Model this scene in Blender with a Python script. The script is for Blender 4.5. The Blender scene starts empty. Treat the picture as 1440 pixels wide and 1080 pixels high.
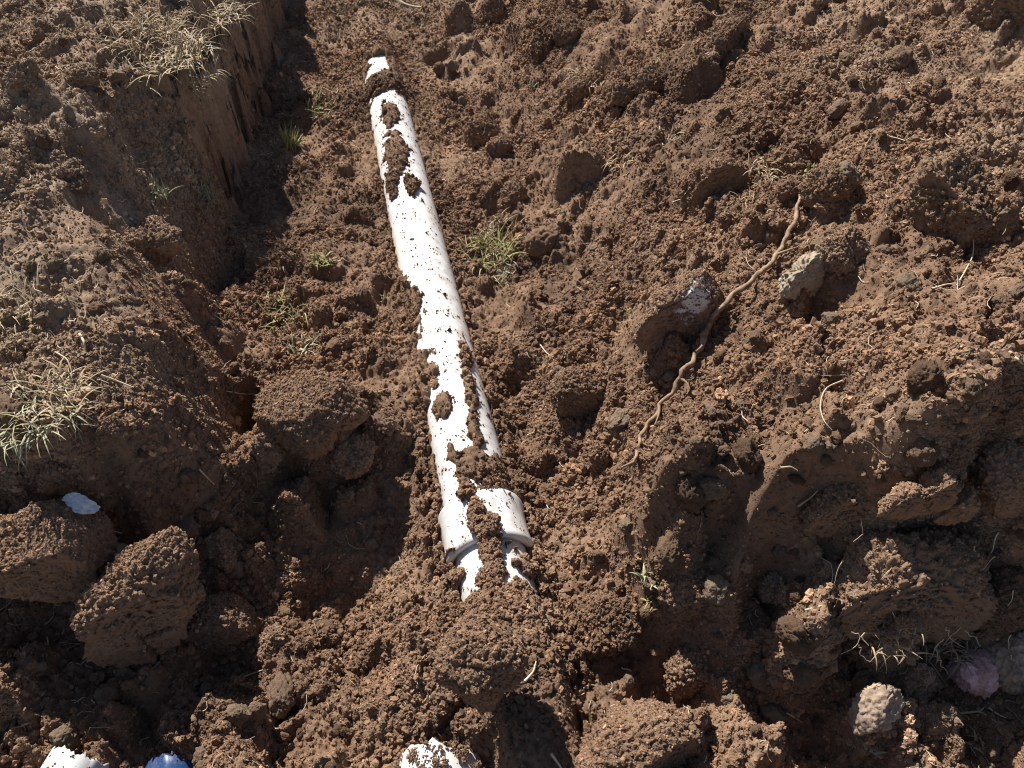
import bpy, bmesh, math, random
import numpy as np
from mathutils import Vector, Matrix, Euler

# ------------------------------------------------------------------ camera, sky, sun, exposure
scene = bpy.context.scene
CAM_H = 1.78
PITCH = math.radians(45)
FPX = 1109.0                                   # focal length in photo pixels (1440 wide)
cam_d = bpy.data.cameras.new('camera')
cam_d.sensor_width = 36.0
cam_d.lens = FPX / 1440 * 36
cam_d.clip_start = 0.05
cam_d.clip_end = 2000
cam = bpy.data.objects.new('camera', cam_d)
scene.collection.objects.link(cam)
cam.location = (0, 0, CAM_H)
cam.rotation_euler = (math.pi / 2 - PITCH, 0, 0)
scene.camera = cam

SUN = Vector((-0.50, 0.74, 1.0)).normalized()
world = bpy.data.worlds.new('World')
scene.world = world
world.use_nodes = True
wn = world.node_tree
sky = wn.nodes.new('ShaderNodeTexSky')
sky.sky_type = 'NISHITA'
sky.sun_disc = False
sky.sun_elevation = math.asin(SUN.z)
sky.sun_rotation = math.atan2(SUN.x, SUN.y) % (2 * math.pi)
bg = wn.nodes['Background']
bg.inputs['Strength'].default_value = 0.048
wn.links.new(sky.outputs[0], bg.inputs['Color'])
sun_d = bpy.data.lights.new('sun', 'SUN')
sun_d.energy = 5.0
sun_d.angle = math.radians(0.5)
sun_d.color = (1.0, 0.94, 0.85)
sun = bpy.data.objects.new('sun', sun_d)
scene.collection.objects.link(sun)
sun.rotation_euler = SUN.to_track_quat('Z', 'Y').to_euler()
scene.view_settings.view_transform = 'Standard'
scene.view_settings.look = 'None'
scene.view_settings.exposure = 0.70
scene.view_settings.gamma = 1.0
scene.view_settings.use_curve_mapping = False
scene.cycles.filter_width = 1.1

rng = np.random.default_rng(7)
random.seed(7)
C = scene.collection

# ------------------------------------------------------------------ numpy noise
def _hash(ix, iy, iz, seed):
    h = (ix.astype(np.int64) * 374761393 + iy.astype(np.int64) * 668265263 + iz * 1274126177 + seed * 974634343) & 0xFFFFFFFF
    h = ((h ^ (h >> 13)) * 1274126177) & 0xFFFFFFFF
    h = ((h ^ (h >> 16)) * 2246822519) & 0xFFFFFFFF
    return (h ^ (h >> 15)) & 0xFFFF

_ANG = np.linspace(0, 2 * np.pi, 65536, endpoint=False)
_CX, _SX = np.cos(_ANG).astype(np.float32), np.sin(_ANG).astype(np.float32)

def n2(x, y, seed=0):
    """gradient noise in the plane, about -1..1"""
    x0 = np.floor(x); y0 = np.floor(y)
    fx = (x - x0).astype(np.float32); fy = (y - y0).astype(np.float32)
    ix = x0.astype(np.int64); iy = y0.astype(np.int64)
    ux = fx * fx * fx * (fx * (fx * 6 - 15) + 10); uy = fy * fy * fy * (fy * (fy * 6 - 15) + 10)
    def g(dx, dy):
        h = _hash(ix + dx, iy + dy, 0, seed)
        return _CX[h] * (fx - dx) + _SX[h] * (fy - dy)
    a = g(0, 0); b = g(1, 0); c = g(0, 1); d = g(1, 1)
    return (a + (b - a) * ux + (c - a) * uy + (a - b - c + d) * ux * uy) * 1.45

_G3 = rng.normal(size=(65536, 3)).astype(np.float32)
_G3 /= np.linalg.norm(_G3, axis=1)[:, None]

def n3(p, seed=0):
    p0 = np.floor(p); f = (p - p0).astype(np.float32); i = p0.astype(np.int64)
    u = f * f * f * (f * (f * 6 - 15) + 10)
    r = 0
    for dx in (0, 1):
        wx = u[:, 0] if dx else 1 - u[:, 0]
        for dy in (0, 1):
            wy = u[:, 1] if dy else 1 - u[:, 1]
            for dz in (0, 1):
                wz = u[:, 2] if dz else 1 - u[:, 2]
                g = _G3[_hash(i[:, 0] + dx, i[:, 1] + dy, i[:, 2] + dz, seed)]
                r = r + wx * wy * wz * (g[:, 0] * (f[:, 0] - dx) + g[:, 1] * (f[:, 1] - dy) + g[:, 2] * (f[:, 2] - dz))
    return r * 1.5

def sstep(a, b, x):
    t = np.clip((x - a) / (b - a), 0, 1)
    return t * t * (3 - 2 * t)

# ------------------------------------------------------------------ photo pixel -> ray, point
SP, CP = math.sin(PITCH), math.cos(PITCH)
def ray(px, py):
    u = (px - 720) / FPX; v = (py - 540) / FPX
    return np.array([u, CP - v * SP, -(SP + v * CP)])       # unit depth along the optical axis
def on_plane(px, py, z):
    d = ray(px, py); t = (CAM_H - z) / -d[2]
    return d[0] * t, d[1] * t

# ------------------------------------------------------------------ the pipe's line
PIPE_R = 0.100
PA = np.array([-0.104, 1.356]); PB = np.array([-0.534, 3.35])
PDIR = (PB - PA) / np.linalg.norm(PB - PA)
PNRM = np.array([PDIR[1], -PDIR[0]])                          # to the right of the pipe
def pipe_st(x, y):
    return (x - PA[0]) * PDIR[0] + (y - PA[1]) * PDIR[1], (x - PA[0]) * PNRM[0] + (y - PA[1]) * PNRM[1]
def pix_on_pipe(px, py):
    """where the pixel's ray meets the pipe's upper skin, as (s, t)"""
    d = ray(px, py); o = np.array([0, 0, CAM_H])
    for k in range(4000):
        q = o + d * (1.2 + k * 0.001)
        s, t = pipe_st(q[0], q[1])
        if t * t + q[2] * q[2] <= PIPE_R ** 2 or q[2] < -0.05: return s, t
    return s, t

# ------------------------------------------------------------------ the terrain's main shape, from control heights
def tps(points):
    P = np.array([on_plane(a, b, z) for a, b, z in points]); Z = np.array([p[2] for p in points])
    n = len(P)
    d2 = ((P[:, None] - P[None]) ** 2).sum(-1)
    K = 0.5 * d2 * np.log(d2 + 1e-12) + np.eye(n) * 0.003
    A = np.zeros((n + 3, n + 3)); A[:n, :n] = K
    A[:n, n] = 1; A[:n, n + 1:] = P; A[n, :n] = 1; A[n + 1:, :n] = P.T
    w = np.linalg.solve(A, np.concatenate([Z, [0, 0, 0]]))
    def f(x, y):
        r = w[n] + w[n + 1] * x + w[n + 2] * y
        for k in range(n):
            q = (x - P[k, 0]) ** 2 + (y - P[k, 1]) ** 2 + 1e-12
            r = r + w[k] * 0.5 * q * np.log(q)
        return r
    return f

TRENCH = tps([
    (430, 130, .00), (420, 20, .08), (520, 20, .10), (600, 60, .06), (640, 110, .03), (500, 150, .01), (450, 220, -.02), (460, 300, -.02),
    (510, 300, .00), (640, 300, -.03), (480, 450, .0), (560, 500, .02), (700, 450, -.01), (690, 380, -.02), (560, 570, .03), (450, 560, .0),
    (520, 600, .09), (400, 610, .13), (450, 590, .11), (560, 690, -.03), (560, 740, -.05), (560, 850, -.07),
    (650, 1010, -.05), (760, 760, -.03),
    (740, 620, -.02), (800, 900, -.03), (850, 1000, -.06), (900, 1060, -.07), (630, 880, .0), (700, 860, .04),
    # right slope and mound
    (760, 420, .03), (800, 330, .08), (850, 420, .15), (950, 460, .26), (1000, 300, .37), (900, 200, .31), (800, 130, .18), (720, 120, .07),
    (700, 200, .03), (730, 280, .02), (1100, 300, .48), (1250, 300, .54), (1400, 300, .6), (1100, 100, .5), (1300, 100, .58), (700, 20, .15),
    (950, 60, .42), (820, 40, .28), (780, 560, .05), (880, 560, .15), (900, 700, .12), (850, 800, .02), (1000, 600, .32), (1100, 560, .42),
    (1200, 540, .54), (1350, 470, .65), (1440, 500, .66), (1020, 720, .31), (1110, 655, .46), (1200, 620, .52), (1300, 560, .64), (950, 850, .10),
    (1010, 820, .20), (960, 960, -.04), (1420, 570, .68), (1250, 700, .56), (1400, 700, .65), (1100, 760, .36),
    (1600, 300, .65), (1600, 100, .65), (1560, 520, .66), (1600, 700, .65), (720, 1300, -.12), (100, 1300, -.17), (1300, 1300, .2),
    (720, -60, .24), (1200, -60, .55), (400, -60, .18), (1600, -60, .6)])
LOWER = tps([
    (50, 1060, -.12), (50, 950, -.07), (140, 1010, -.11), (200, 1000, -.2), (350, 1000, -.2), (420, 850, -.19), (480, 770, -.14), (560, 740, -.07), (560, 850, -.08),
    (500, 1000, -.13), (300, 800, -.14), (100, 820, -.12), (650, 1010, -.05), (630, 880, .0), (700, 860, .03), (760, 760, -.03), (800, 900, -.03),
    (850, 1000, -.06), (900, 1060, -.07), (960, 960, -.08), (1050, 1000, -.16), (1150, 1060, -.18), (1250, 960, -.10), (1400, 1000, -.05),
    (1250, 800, .06), (1400, 800, .10), (1110, 860, -.02), (1100, 760, .06), (720, 1300, -.12), (100, 1300, -.17), (1300, 1300, -.12),
    (-200, 900, -.15), (1700, 900, .05), (-200, 700, -.1), (1700, 700, .15), (440, 680, -.13), (500, 660, -.10)])
BANK = tps([
    (0, 0, .62), (150, 50, .6), (250, 100, .57), (335, 5, .6), (250, 150, .56), (100, 200, .55), (0, 300, .5), (230, 230, .52), (265, 285, .46),
    (150, 350, .45), (210, 340, .47), (300, 420, .27), (240, 450, .34), (100, 450, .42), (0, 500, .42), (285, 520, .27), (200, 560, .36),
    (60, 570, .4), (320, 630, .15), (250, 640, .25), (150, 640, .33), (-100, 600, .42), (-200, 200, .6), (300, 330, .34), (-300, 500, .45),
    (335, -80, .62), (0, -80, .62), (350, 590, .10)])
_FY = [-1, 1.2, 1.7, 2.17, 2.71, 3.55, 4.2, 8, 40]
_FX = [-.70, -.73, -.87, -1.03, -1.17, -1.25, -1.30, -1.55, -3]

def main_shape(x, y):
    T = np.clip(TRENCH(x, y), -.25, .8)
    B = np.clip(BANK(x, y), -.1, .75)
    foot = np.interp(y, _FY, _FX)
    yy = y + 0.05 * n2(x * 3 + 5, y * 2, 3)
    ribs = 0.085 * np.abs(n2(yy * 4.2, yy * 0 + .7, 16)) + 0.025 * np.abs(n2(yy * 13, yy * 0 + 2.7, 17)) + 0.05 * n2(y * 2.1, y * 0, 11) + 0.022 * n2(x * 9, y * 9, 12)
    hi = sstep(2.35, 2.95, y)
    width = 0.085 + 0.20 * (1 - hi) * sstep(1.6, 2.1, y) + .06 * (1 - hi)
    w = np.clip((foot + ribs * (0.4 + 0.6 * hi) - x) / width, 0, 1)
    z0 = T + (B - T) * w
    wr = .030 * n2(yy * 5 + z0 * 1.5, z0 * 7, 13) + .009 * n2(yy * 22 + z0 * 5, z0 * 16, 14) + .004 * n2(yy * 60, z0 * 45, 15)
    w = np.clip((foot + ribs * (0.4 + 0.6 * hi) + wr * hi - x) / width, 0, 1)
    w = np.where(hi > 0.5, w ** 0.8, w)
    w = w * (1 - .25 * w) / .75
    U = T + (B - T) * w
    L = np.clip(LOWER(x, y), -.3, .3)
    wob = 0.05 * n2(x * 5, y * 3 + 3.3, 21) + 0.025 * n2(x * 15, y * 9, 22)
    yl = np.interp(x, [-4, -1.2, -1.0, -.87, -.75, -.6, -.38, -.25], [1.2, 1.21, 1.27, 1.30, 1.36, 1.44, 1.54, 1.57]) + wob
    yr = np.interp(x, [.40, .48, .53, .665, .75, .9, 1.06, 1.5, 4], [.86, .90, .99, 1.03, 1.02, 1.07, 1.05, 1.04, 1.04]) + wob + .10 * n2(x * 3.4 + 7, y * 1.5, 19) + .03 * n2(x * 9, y * 9, 18)
    ml = np.clip((y - yl + .11) / .11, 0, 1) * .78 + .22 * sstep(-.40, -.06, y - yl)
    mr = np.clip((y - yr + .09) / .09, 0, 1) * .74 + .26 * sstep(-.36, -.05, y - yr)
    m = 1 - (1 - ml) * sstep(-.16, -.30, x) - (1 - mr) * sstep(.36, .60, x + .5 * wob)
    z = L + (U - L) * m
    far = sstep(8, 14, np.hypot(x, y))
    return z * (1 - far) + far * (0.4 + 0.1 * n2(x * .2, y * .2, 31))

# ------------------------------------------------------------------ terrain grid (finer near the trench, one sheet out to the horizon)
ys = [-0.9]
while ys[-1] < 9:
    y = ys[-1]
    ys.append(y + (0.03 if y < .3 else 0.0035 + max(0, y - .6) * 0.0019))
st = 0.03
while ys[-1] < 600:
    st *= 1.35; ys.append(ys[-1] + st)
pre = []; st = 0.05; y = -0.9
while y > -300:
    st *= 1.4; y -= st; pre.append(y)
YS = np.array(pre[::-1] + ys)
core = np.linspace(-1, 1, 860)
ext = []; a = 1.0; st = core[1] - core[0]
while a < 400:
    st *= 1.35; a += st; ext.append(a)
AS = np.concatenate([-np.array(ext[::-1]), core, np.array(ext)])
HWY = 0.95 + 0.62 * np.clip(YS, .2, 9)
GX = AS[None, :] * HWY[:, None]
GY = np.repeat(YS[:, None], len(AS), 1)
NR, NC = GX.shape

core_r = np.where((YS > -1) & (YS < 9.5))[0]; r0, r1 = core_r[0], core_r[-1] + 1
c0, c1 = len(ext) - 4, len(ext) + 860 + 4
X = GX[r0:r1, c0:c1]; Y = GY[r0:r1, c0:c1]
Ysub = YS[r0:r1]; Asub = AS[c0:c1]; Hsub = HWY[r0:r1]
Z = main_shape(X, Y)
BASE = Z.copy()
onpipe_s, onpipe_t = pipe_st(X, Y)

def zat(grid, x, y):
    x = np.atleast_1d(np.asarray(x, float)); y = np.atleast_1d(np.asarray(y, float))
    fi = np.interp(y, Ysub, np.arange(len(Ysub)))
    hw = np.interp(y, Ysub, Hsub)
    fj = np.interp(x / hw, Asub, np.arange(len(Asub)))
    i = np.clip(fi.astype(int), 0, len(Ysub) - 2); j = np.clip(fj.astype(int), 0, len(Asub) - 2)
    a = fi - i; b = fj - j
    return (grid[i, j] * (1 - a) * (1 - b) + grid[i + 1, j] * a * (1 - b) + grid[i, j + 1] * (1 - a) * b + grid[i + 1, j + 1] * a * b)

def hit(px, py, grid=None):
    """first point of the ground along the pixel's ray, and its depth"""
    g = BASE if grid is None else grid
    d = ray(px, py)
    ts = np.arange(1.0, 9.0, 0.004)
    q = d[None] * ts[:, None]; q[:, 2] += CAM_H
    below = q[:, 2] < zat(g, q[:, 0], q[:, 1])
    k = int(np.argmax(below)) if below.any() else len(ts) - 1
    return q[k], ts[k]

def window(x, y, r):
    i0 = np.searchsorted(Ysub, y - r); i1 = np.searchsorted(Ysub, y + r)
    hw = np.interp(y, Ysub, Hsub)
    j0 = np.searchsorted(Asub, (x - r * 1.1) / hw); j1 = np.searchsorted(Asub, (x + r * 1.1) / hw)
    return slice(max(i0 - 1, 0), i1 + 1), slice(max(j0 - 1, 0), j1 + 1)

# broad unevenness
lump = 0.042 * n2(X * 3.1, Y * 3.1, 41) + 0.032 * n2(X * 7, Y * 7, 42) + 0.024 * np.abs(n2(X * 13, Y * 13, 43))
fx_, fy_ = X * .87 - Y * .5, X * .5 + Y * .87
rs = sstep(.2, .5, onpipe_t)
lump = lump + rs * (0.075 * (.5 - np.abs(n2(fx_ * 2.6, fy_ * .9, 45))) + 0.050 * (.4 - np.abs(n2(fx_ * 5.5, fy_ * 2.2, 46))) + .02 * n2(fx_ * 12, fy_ * 5, 47))
lump = lump + sstep(-1.15, -1.3, X) * .04 * (.4 - np.abs(n2(X * 5, Y * 4, 48)))
near_pipe = 1 - sstep(0.10, 0.26, np.abs(onpipe_t)) * 1.0
near_pipe = near_pipe * (1 - sstep(3.6, 4.0, Y))
Z = Z + lump * (1 - 0.75 * near_pipe)

# hollows seen in the photograph: (px, py, half width, half height in photo px, depth)
for px, py, rx, ry, dep in [(345, 578, 24, 36, .34), (465, 840, 62, 34, .075), (530, 940, 36, 26, .05), (700, 535, 50, 22, .07), (548, 418, 20, 20, .06),
                            (302, 400, 16, 30, .08), (430, 460, 30, 16, .03), (690, 170, 40, 16, .05), (620, 80, 40, 14, .05), (1150, 450, 34, 30, .06),
                            (1190, 560, 24, 34, .06), (1420, 240, 22, 14, .05), (1040, 205, 26, 12, .06), (940, 270, 20, 10, .03), (1110, 232, 30, 12, .06),
                            (1410, 510, 22, 22, .08), (1360, 590, 60, 16, .07), (1010, 395, 18, 20, .05), (870, 360, 14, 40, .05), (730, 180, 12, 24, .05), (760, 130, 14, 20, .05),
                            (650, 990, 30, 26, .05), (745, 1010, 45, 24, .04), (330, 380, 16, 30, .05), (195, 65, 22, 9, .05), (610, 620, 14, 14, .04)]:
    P, t = hit(px, py)
    ax = rx * t / FPX; ay = ry * t / FPX * 1.35
    I, J = window(P[0], P[1], max(ax, ay) * 1.6)
    dx = (X[I, J] - P[0]) / ax; dy = (Y[I, J] - P[1]) / ay
    dd = np.hypot(dx, dy) + 0.25 * n2(X[I, J] * 20, Y[I, J] * 20, 77)
    Z[I, J] -= dep * sstep(1.15, 0.55, dd)

# lumps: faceted clods grown out of the sheet, big to small
def stamp(x, y, r, h, seed, sink=0.0):
    I, J = window(x, y, r * 1.5)
    xs = X[I, J] - x; yy = Y[I, J] - y
    if xs.size == 0: return
    q = random.Random(seed)
    b = np.full(xs.shape, h)
    for k in range(q.randint(5, 8)):
        a = q.uniform(0, 2 * math.pi); o = r * q.uniform(.65, 1.1); sl = q.uniform(.9, 3.2)
        b = np.minimum(b, (o - (xs * math.cos(a) + yy * math.sin(a))) * sl - h * .15)
    tx, ty = q.uniform(-.35, .35), q.uniform(-.35, .35)
    b = b + xs * tx + yy * ty
    b = b + n2(xs / r * 2.2 + seed * 3.7, yy / r * 2.2, 51) * h * .28
    zc = float(zat(Z, x, y)[0]) - sink
    cur = Z[I, J]
    new = zc + b
    blend = sstep(-.3 * h, .2 * h, b)
    Z[I, J] = np.maximum(cur, cur * (1 - blend) + new * blend)

def scatter(n, rmin, rmax, hfac, seed0, power=2.2):
    k = 0
    while k < n:
        y = 0.35 + 6.8 * random.random() ** 1.5
        x = random.uniform(-1, 1) * (0.95 + .62 * y) * .9
        s, t = pipe_st(x, y)
        r = rmin * (1 - random.random() * (1 - (rmin / rmax) ** power)) ** (-1 / power)
        if abs(t) < PIPE_R + r * 1.1 and -.6 < s < 3.2: continue
        dens = 0.5 + 0.9 * float(n2(np.array([x * 1.3]), np.array([y * 1.3]), 91)[0])
        if random.random() > dens + .25: continue
        if x < -.75 and x > -1.2 and y > 2.45 and random.random() < .85: continue
        stamp(x, y, r, r * hfac * random.uniform(.6, 1.3), seed0 + k); k += 1
scatter(260, .05, .14, .85, 1000)
scatter(1300, .022, .06, .85, 3000)
scatter(4200, .010, .03, .85, 8000)

# soil heaped over the pipe: ellipses in photo pixels -> along/across the pipe
cov = np.full(X.shape, -0.05)
PT = onpipe_t; PS = onpipe_s
RR = np.where((PS > -.238) & (PS < -.080), .1205, PIPE_R)
zp = np.sqrt(np.clip(RR ** 2 - PT ** 2, 0, None))
edge_noise = 0.35 * n2(X * 22, Y * 22, 61) + 0.28 * n2(X * 55, Y * 55, 62) + .2 * n2(X * 120, Y * 120, 63)
best = np.full(X.shape, -1.0)
for px, py, rx, ry, amp in [(524, 119, 14, 6, 1.2), (549, 160, 13, 18, 1), (556, 215, 18, 30, 1), (551, 258, 10, 22, 1), (578, 262, 8, 15, 1),
                            (515, 138, 13, 20, 1.2), (511, 97, 9, 20, 1.0), (558, 100, 8, 16, 1.1), (583, 425, 10, 22, 1), (655, 500, 8, 20, .6), (660, 545, 8, 40, .8), (668, 610, 9, 36, 1), (660, 655, 22, 26, 1),
                            (690, 660, 26, 22, 1), (655, 690, 14, 20, .9), (622, 570, 13, 20, .9), (634, 635, 6, 14, .7), (690, 775, 17, 40, 1.2), (690, 812, 22, 22, 1.1), (732, 860, 36, 44, 1.7), (740, 900, 30, 30, 1.6), (745, 800, 8, 12, 1.2),
                            (672, 735, 14, 26, 1.1), (690, 752, 14, 26, 1.2), (676, 860, 30, 34, 1.2), (695, 890, 46, 40, 1.2), (714, 845, 30, 22, 1.0), (640, 838, 18, 10, 1.2), (726, 792, 12, 5, .8), (665, 925, 60, 32, 1.2),
                            (618, 860, 10, 34, .7), (664, 885, 6, 16, 1)]:
    s0, t0 = pix_on_pipe(px, py)
    sa, _ = pix_on_pipe(px, py - ry); sb, _ = pix_on_pipe(px, py + ry)
    _, ta = pix_on_pipe(px - rx, py); _, tb = pix_on_pipe(px + rx, py)
    hs = max(abs(sa - sb) / 2, .012); ht = max(abs(ta - tb) / 2, .008)
    d = np.hypot((PS - s0) / hs, (PT - t0 - (PS - s0) * .02) / ht)
    best = np.maximum(best, (1.0 - d) * 1.0 * amp)
gs0, _ = pix_on_pipe(534, 117); gs1, _ = pix_on_pipe(534, 112)
gapn = sstep(.12, .0, np.abs(PS - (gs0 + gs1) / 2 - .25 * PT) - abs(gs1 - gs0) * .55 + .03 * n2(X * 30, Y * 30, 64))
best = np.maximum(best, gapn * 1.3 - .3)
mask = best + edge_noise * np.clip(1.2 + best, 0, 1)
cov = np.where(mask > 0, 0.004 + 0.020 * np.clip(mask, 0, 1) ** .6, -0.02 + np.clip(mask, -.5, 0) * .08)
s0, t0 = pix_on_pipe(641, 868); sa, _ = pix_on_pipe(641, 838); _, tb = pix_on_pipe(654, 868)
unc = np.zeros(X.shape)
unc = np.maximum(unc, sstep(1.25, .75, np.hypot((PS - s0) / abs(sa - s0), (PT - t0) / abs(tb - t0)) + edge_noise * .8))
mask = np.where(unc > .5, -.3, mask)
cov = np.where(unc > .5, -.02, cov)
sb_, _ = pix_on_pipe(537, 80)
buried = (sstep(sb_, sb_ + .05, PS + .05 * n2(X * 25, Y * 25, 59)) + sstep(-.50, -.56, PS)) * (unc < .5)
cov = np.where(buried > .3, np.maximum(cov, .03 * buried), cov)
inpipe = np.abs(PT) < RR * 0.985
span = (PS > -1.2) & (PS < 3.4)
side = np.where(PT < 0, 0.030 + .048 * sstep(.22, .42, PS) * sstep(1.05, .8, PS) - .02 * sstep(1.0, 1.3, PS) * sstep(2.2, 1.9, PS) - .055 * sstep(-.06, -.2, PS), 0.008) + 0.036 * n2(X * 6, Y * 6, 66) + 0.026 * n2(X * 22, Y * 22, 67) + .012 * n2(X * 60, Y * 60, 68)
# soil lies against the pipe's flanks at about half its height
flank = sstep(.24, .11, np.abs(PT)) * sstep(-.52, -.36, PS) * (PS < 3.4) * (1 - np.clip(buried, 0, 1))
hole = sstep(.10, .05, np.hypot(X - pipe_st(0, 0)[0] * 0 - (on_plane(556, 418, 0)[0]), Y - on_plane(556, 418, 0)[1]))
hole2 = sstep(.16, .08, np.hypot(X - on_plane(712, 530, 0)[0], Y - on_plane(712, 530, 0)[1]))
tilt = sstep(.6, -.1, PS) * .02
Z = Z * (1 - flank) + flank * (np.minimum(Z, side + .03) * .25 + .75 * side - .06 * hole - .05 * hole2 - tilt)
zin = np.where(mask > 0, zp + cov, np.where(side > zp + .001, side, np.minimum(side, zp - 0.008)))
zin = np.where(buried > .3, np.maximum(zp + cov, Z), zin)
Z = np.where(inpipe & span, np.where(mask > 0, np.maximum(zin, Z), zin), Z)
outer = span & (np.abs(PT) >= RR * .985) & (np.abs(PT) < PIPE_R * 1.7) & (mask > -.35)
Z = np.where(outer, np.maximum(Z, (.03 + .03 * np.clip(mask + .35, 0, 1)) * sstep(1.7, 1.0, np.abs(PT) / PIPE_R)), Z)

heap = sstep(-.36, -.50, PS) * sstep(-1.15, -.75, PS)
Z = np.maximum(Z, np.where(mask < -.2, -9, ((PIPE_R + .018 + .02 * n2(X * 9, Y * 9, 69) + .012 * n2(X * 24, Y * 24, 70)) * np.exp(-(PT / .14) ** 2) - .35 * (1 - np.exp(-(PT / .2) ** 4))) * heap - (1 - heap) * .3))
for px, py, z, yaw, R in [(624, 1042, .0, -.10, .105), (98, 1052, -.0, -.25, .066), (238, 1058, -.09, .12, .07)]:
    x_, y_ = on_plane(px, py, z)
    al = (X - x_) * math.sin(yaw) - (Y - y_) * math.cos(yaw); ac = (X - x_) * math.cos(yaw) + (Y - y_) * math.sin(yaw)
    k_ = sstep(R * 1.35, R * 1.05, np.abs(ac) + .012 * n2(X * 30, Y * 30, 65)) * sstep(-.02, .012, al + .02 * n2(X * 26, Y * 26, 60))
    Z = np.where(k_ > 0, np.minimum(Z, Z * (1 - k_) + k_ * (z - R * .62)), Z)
# crumbly relief
_ft = np.interp(Y, _FY, _FX)
dy_ = np.gradient(Ysub)[:, None]; dx_ = np.gradient(Asub)[None] * Hsub[:, None]
keep = (np.abs(PT) < PIPE_R * 1.35) & (PS > -.6) & (PS < 3.3)
wallz = (np.abs(X - _ft + .04) < .16) & (Y > 2.35)
def slope_of(z):
    return np.hypot(np.gradient(z, axis=0) / dy_, np.gradient(z, axis=1) / dx_)
for _ in range(14):
    sl = slope_of(Z)
    k_ = sstep(1.6, 3.0, sl) * ~keep * ~wallz * .8
    av = Z.copy(); av[1:-1, 1:-1] = (Z[:-2, 1:-1] + Z[2:, 1:-1] + Z[1:-1, :-2] + Z[1:-1, 2:] + Z[:-2, :-2] + Z[2:, 2:] + Z[:-2, 2:] + Z[2:, :-2]) / 8
    Z = Z * (1 - k_) + av * k_
for px, py, rx, ry, dep in [(345, 572, 20, 34, .24)]:
    P, t = hit(px, py, Z)
    dd = np.hypot((X - P[0]) / (rx * t / FPX), (Y - P[1]) / (ry * t / FPX * 1.3)) + .2 * n2(X * 20, Y * 20, 77)
    Z = Z - dep * sstep(1.1, .7, dd)
steep = sstep(1.0, 2.4, slope_of(Z))
fine = 0.010 * np.abs(n2(X * 34, Y * 34, 71)) + 0.0070 * n2(X * 70, Y * 70, 72) + 0.0048 * n2(X * 150, Y * 150, 73)
rough = 0.55 + 0.9 * sstep(-.5, .6, n2(X * 1.8, Y * 1.8, 74))
_ft = np.interp(Y, _FY, _FX)
wall = sstep(.0, -.05, X - _ft - .04) * sstep(-.12, -.07, X - _ft) * sstep(2.6, 2.9, Y)
barepipe = inpipe & span & (mask <= 0) & (buried <= .3)
Z = Z + np.where(barepipe, 0, fine * rough * (1 - .7 * wall) * (1 - .45 * steep))

Zfull = main_shape(GX, GY)
edge = np.minimum(np.minimum((Asub - Asub[0])[None] / .02, (Asub[-1] - Asub)[None] / .02), np.minimum((Ysub - Ysub[0])[:, None] / .1, (Ysub[-1] - Ysub)[:, None] / .5))
edge = np.clip(edge, 0, 1)
Zfull[r0:r1, c0:c1] = Z * edge + Zfull[r0:r1, c0:c1] * (1 - edge)

# topsoil (grey, dry) against subsoil (red-brown), a property of the soil itself
def soil_kind(x, y, z):
    k = sstep(-.75, -1.25, x) * sstep(.05, .35, z) * .75
    k = np.maximum(k, sstep(.9, 1.5, x) * sstep(.3, .6, z) * .45)
    k = np.maximum(k, sstep(.5, 1.0, x) * sstep(1.5, 1.0, y) * .55)
    k = np.maximum(k, sstep(3.5, 5.5, y) * .5)
    return np.clip(.22 + .85 * k + .30 * n2(x * 2.3, y * 2.3, 81) + .20 * n2(x * 9, y * 9, 82), 0, 1)

# ------------------------------------------------------------------ materials
def mat(name):
    m = bpy.data.materials.new(name); m.use_nodes = True
    nt = m.node_tree; b = nt.nodes['Principled BSDF']
    return m, nt, b
def N(nt, t, **kw):
    n = nt.nodes.new(t)
    for k, v in kw.items(): setattr(n, k, v)
    return n
def ramp(nt, stops):
    r = N(nt, 'ShaderNodeValToRGB'); e = r.color_ramp.elements
    e[0].position, e[0].color = stops[0][0], (*stops[0][1], 1)
    e[1].position, e[1].color = stops[-1][0], (*stops[-1][1], 1)
    for p, c in stops[1:-1]:
        q = e.new(p); q.color = (*c, 1)
    return r

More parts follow.
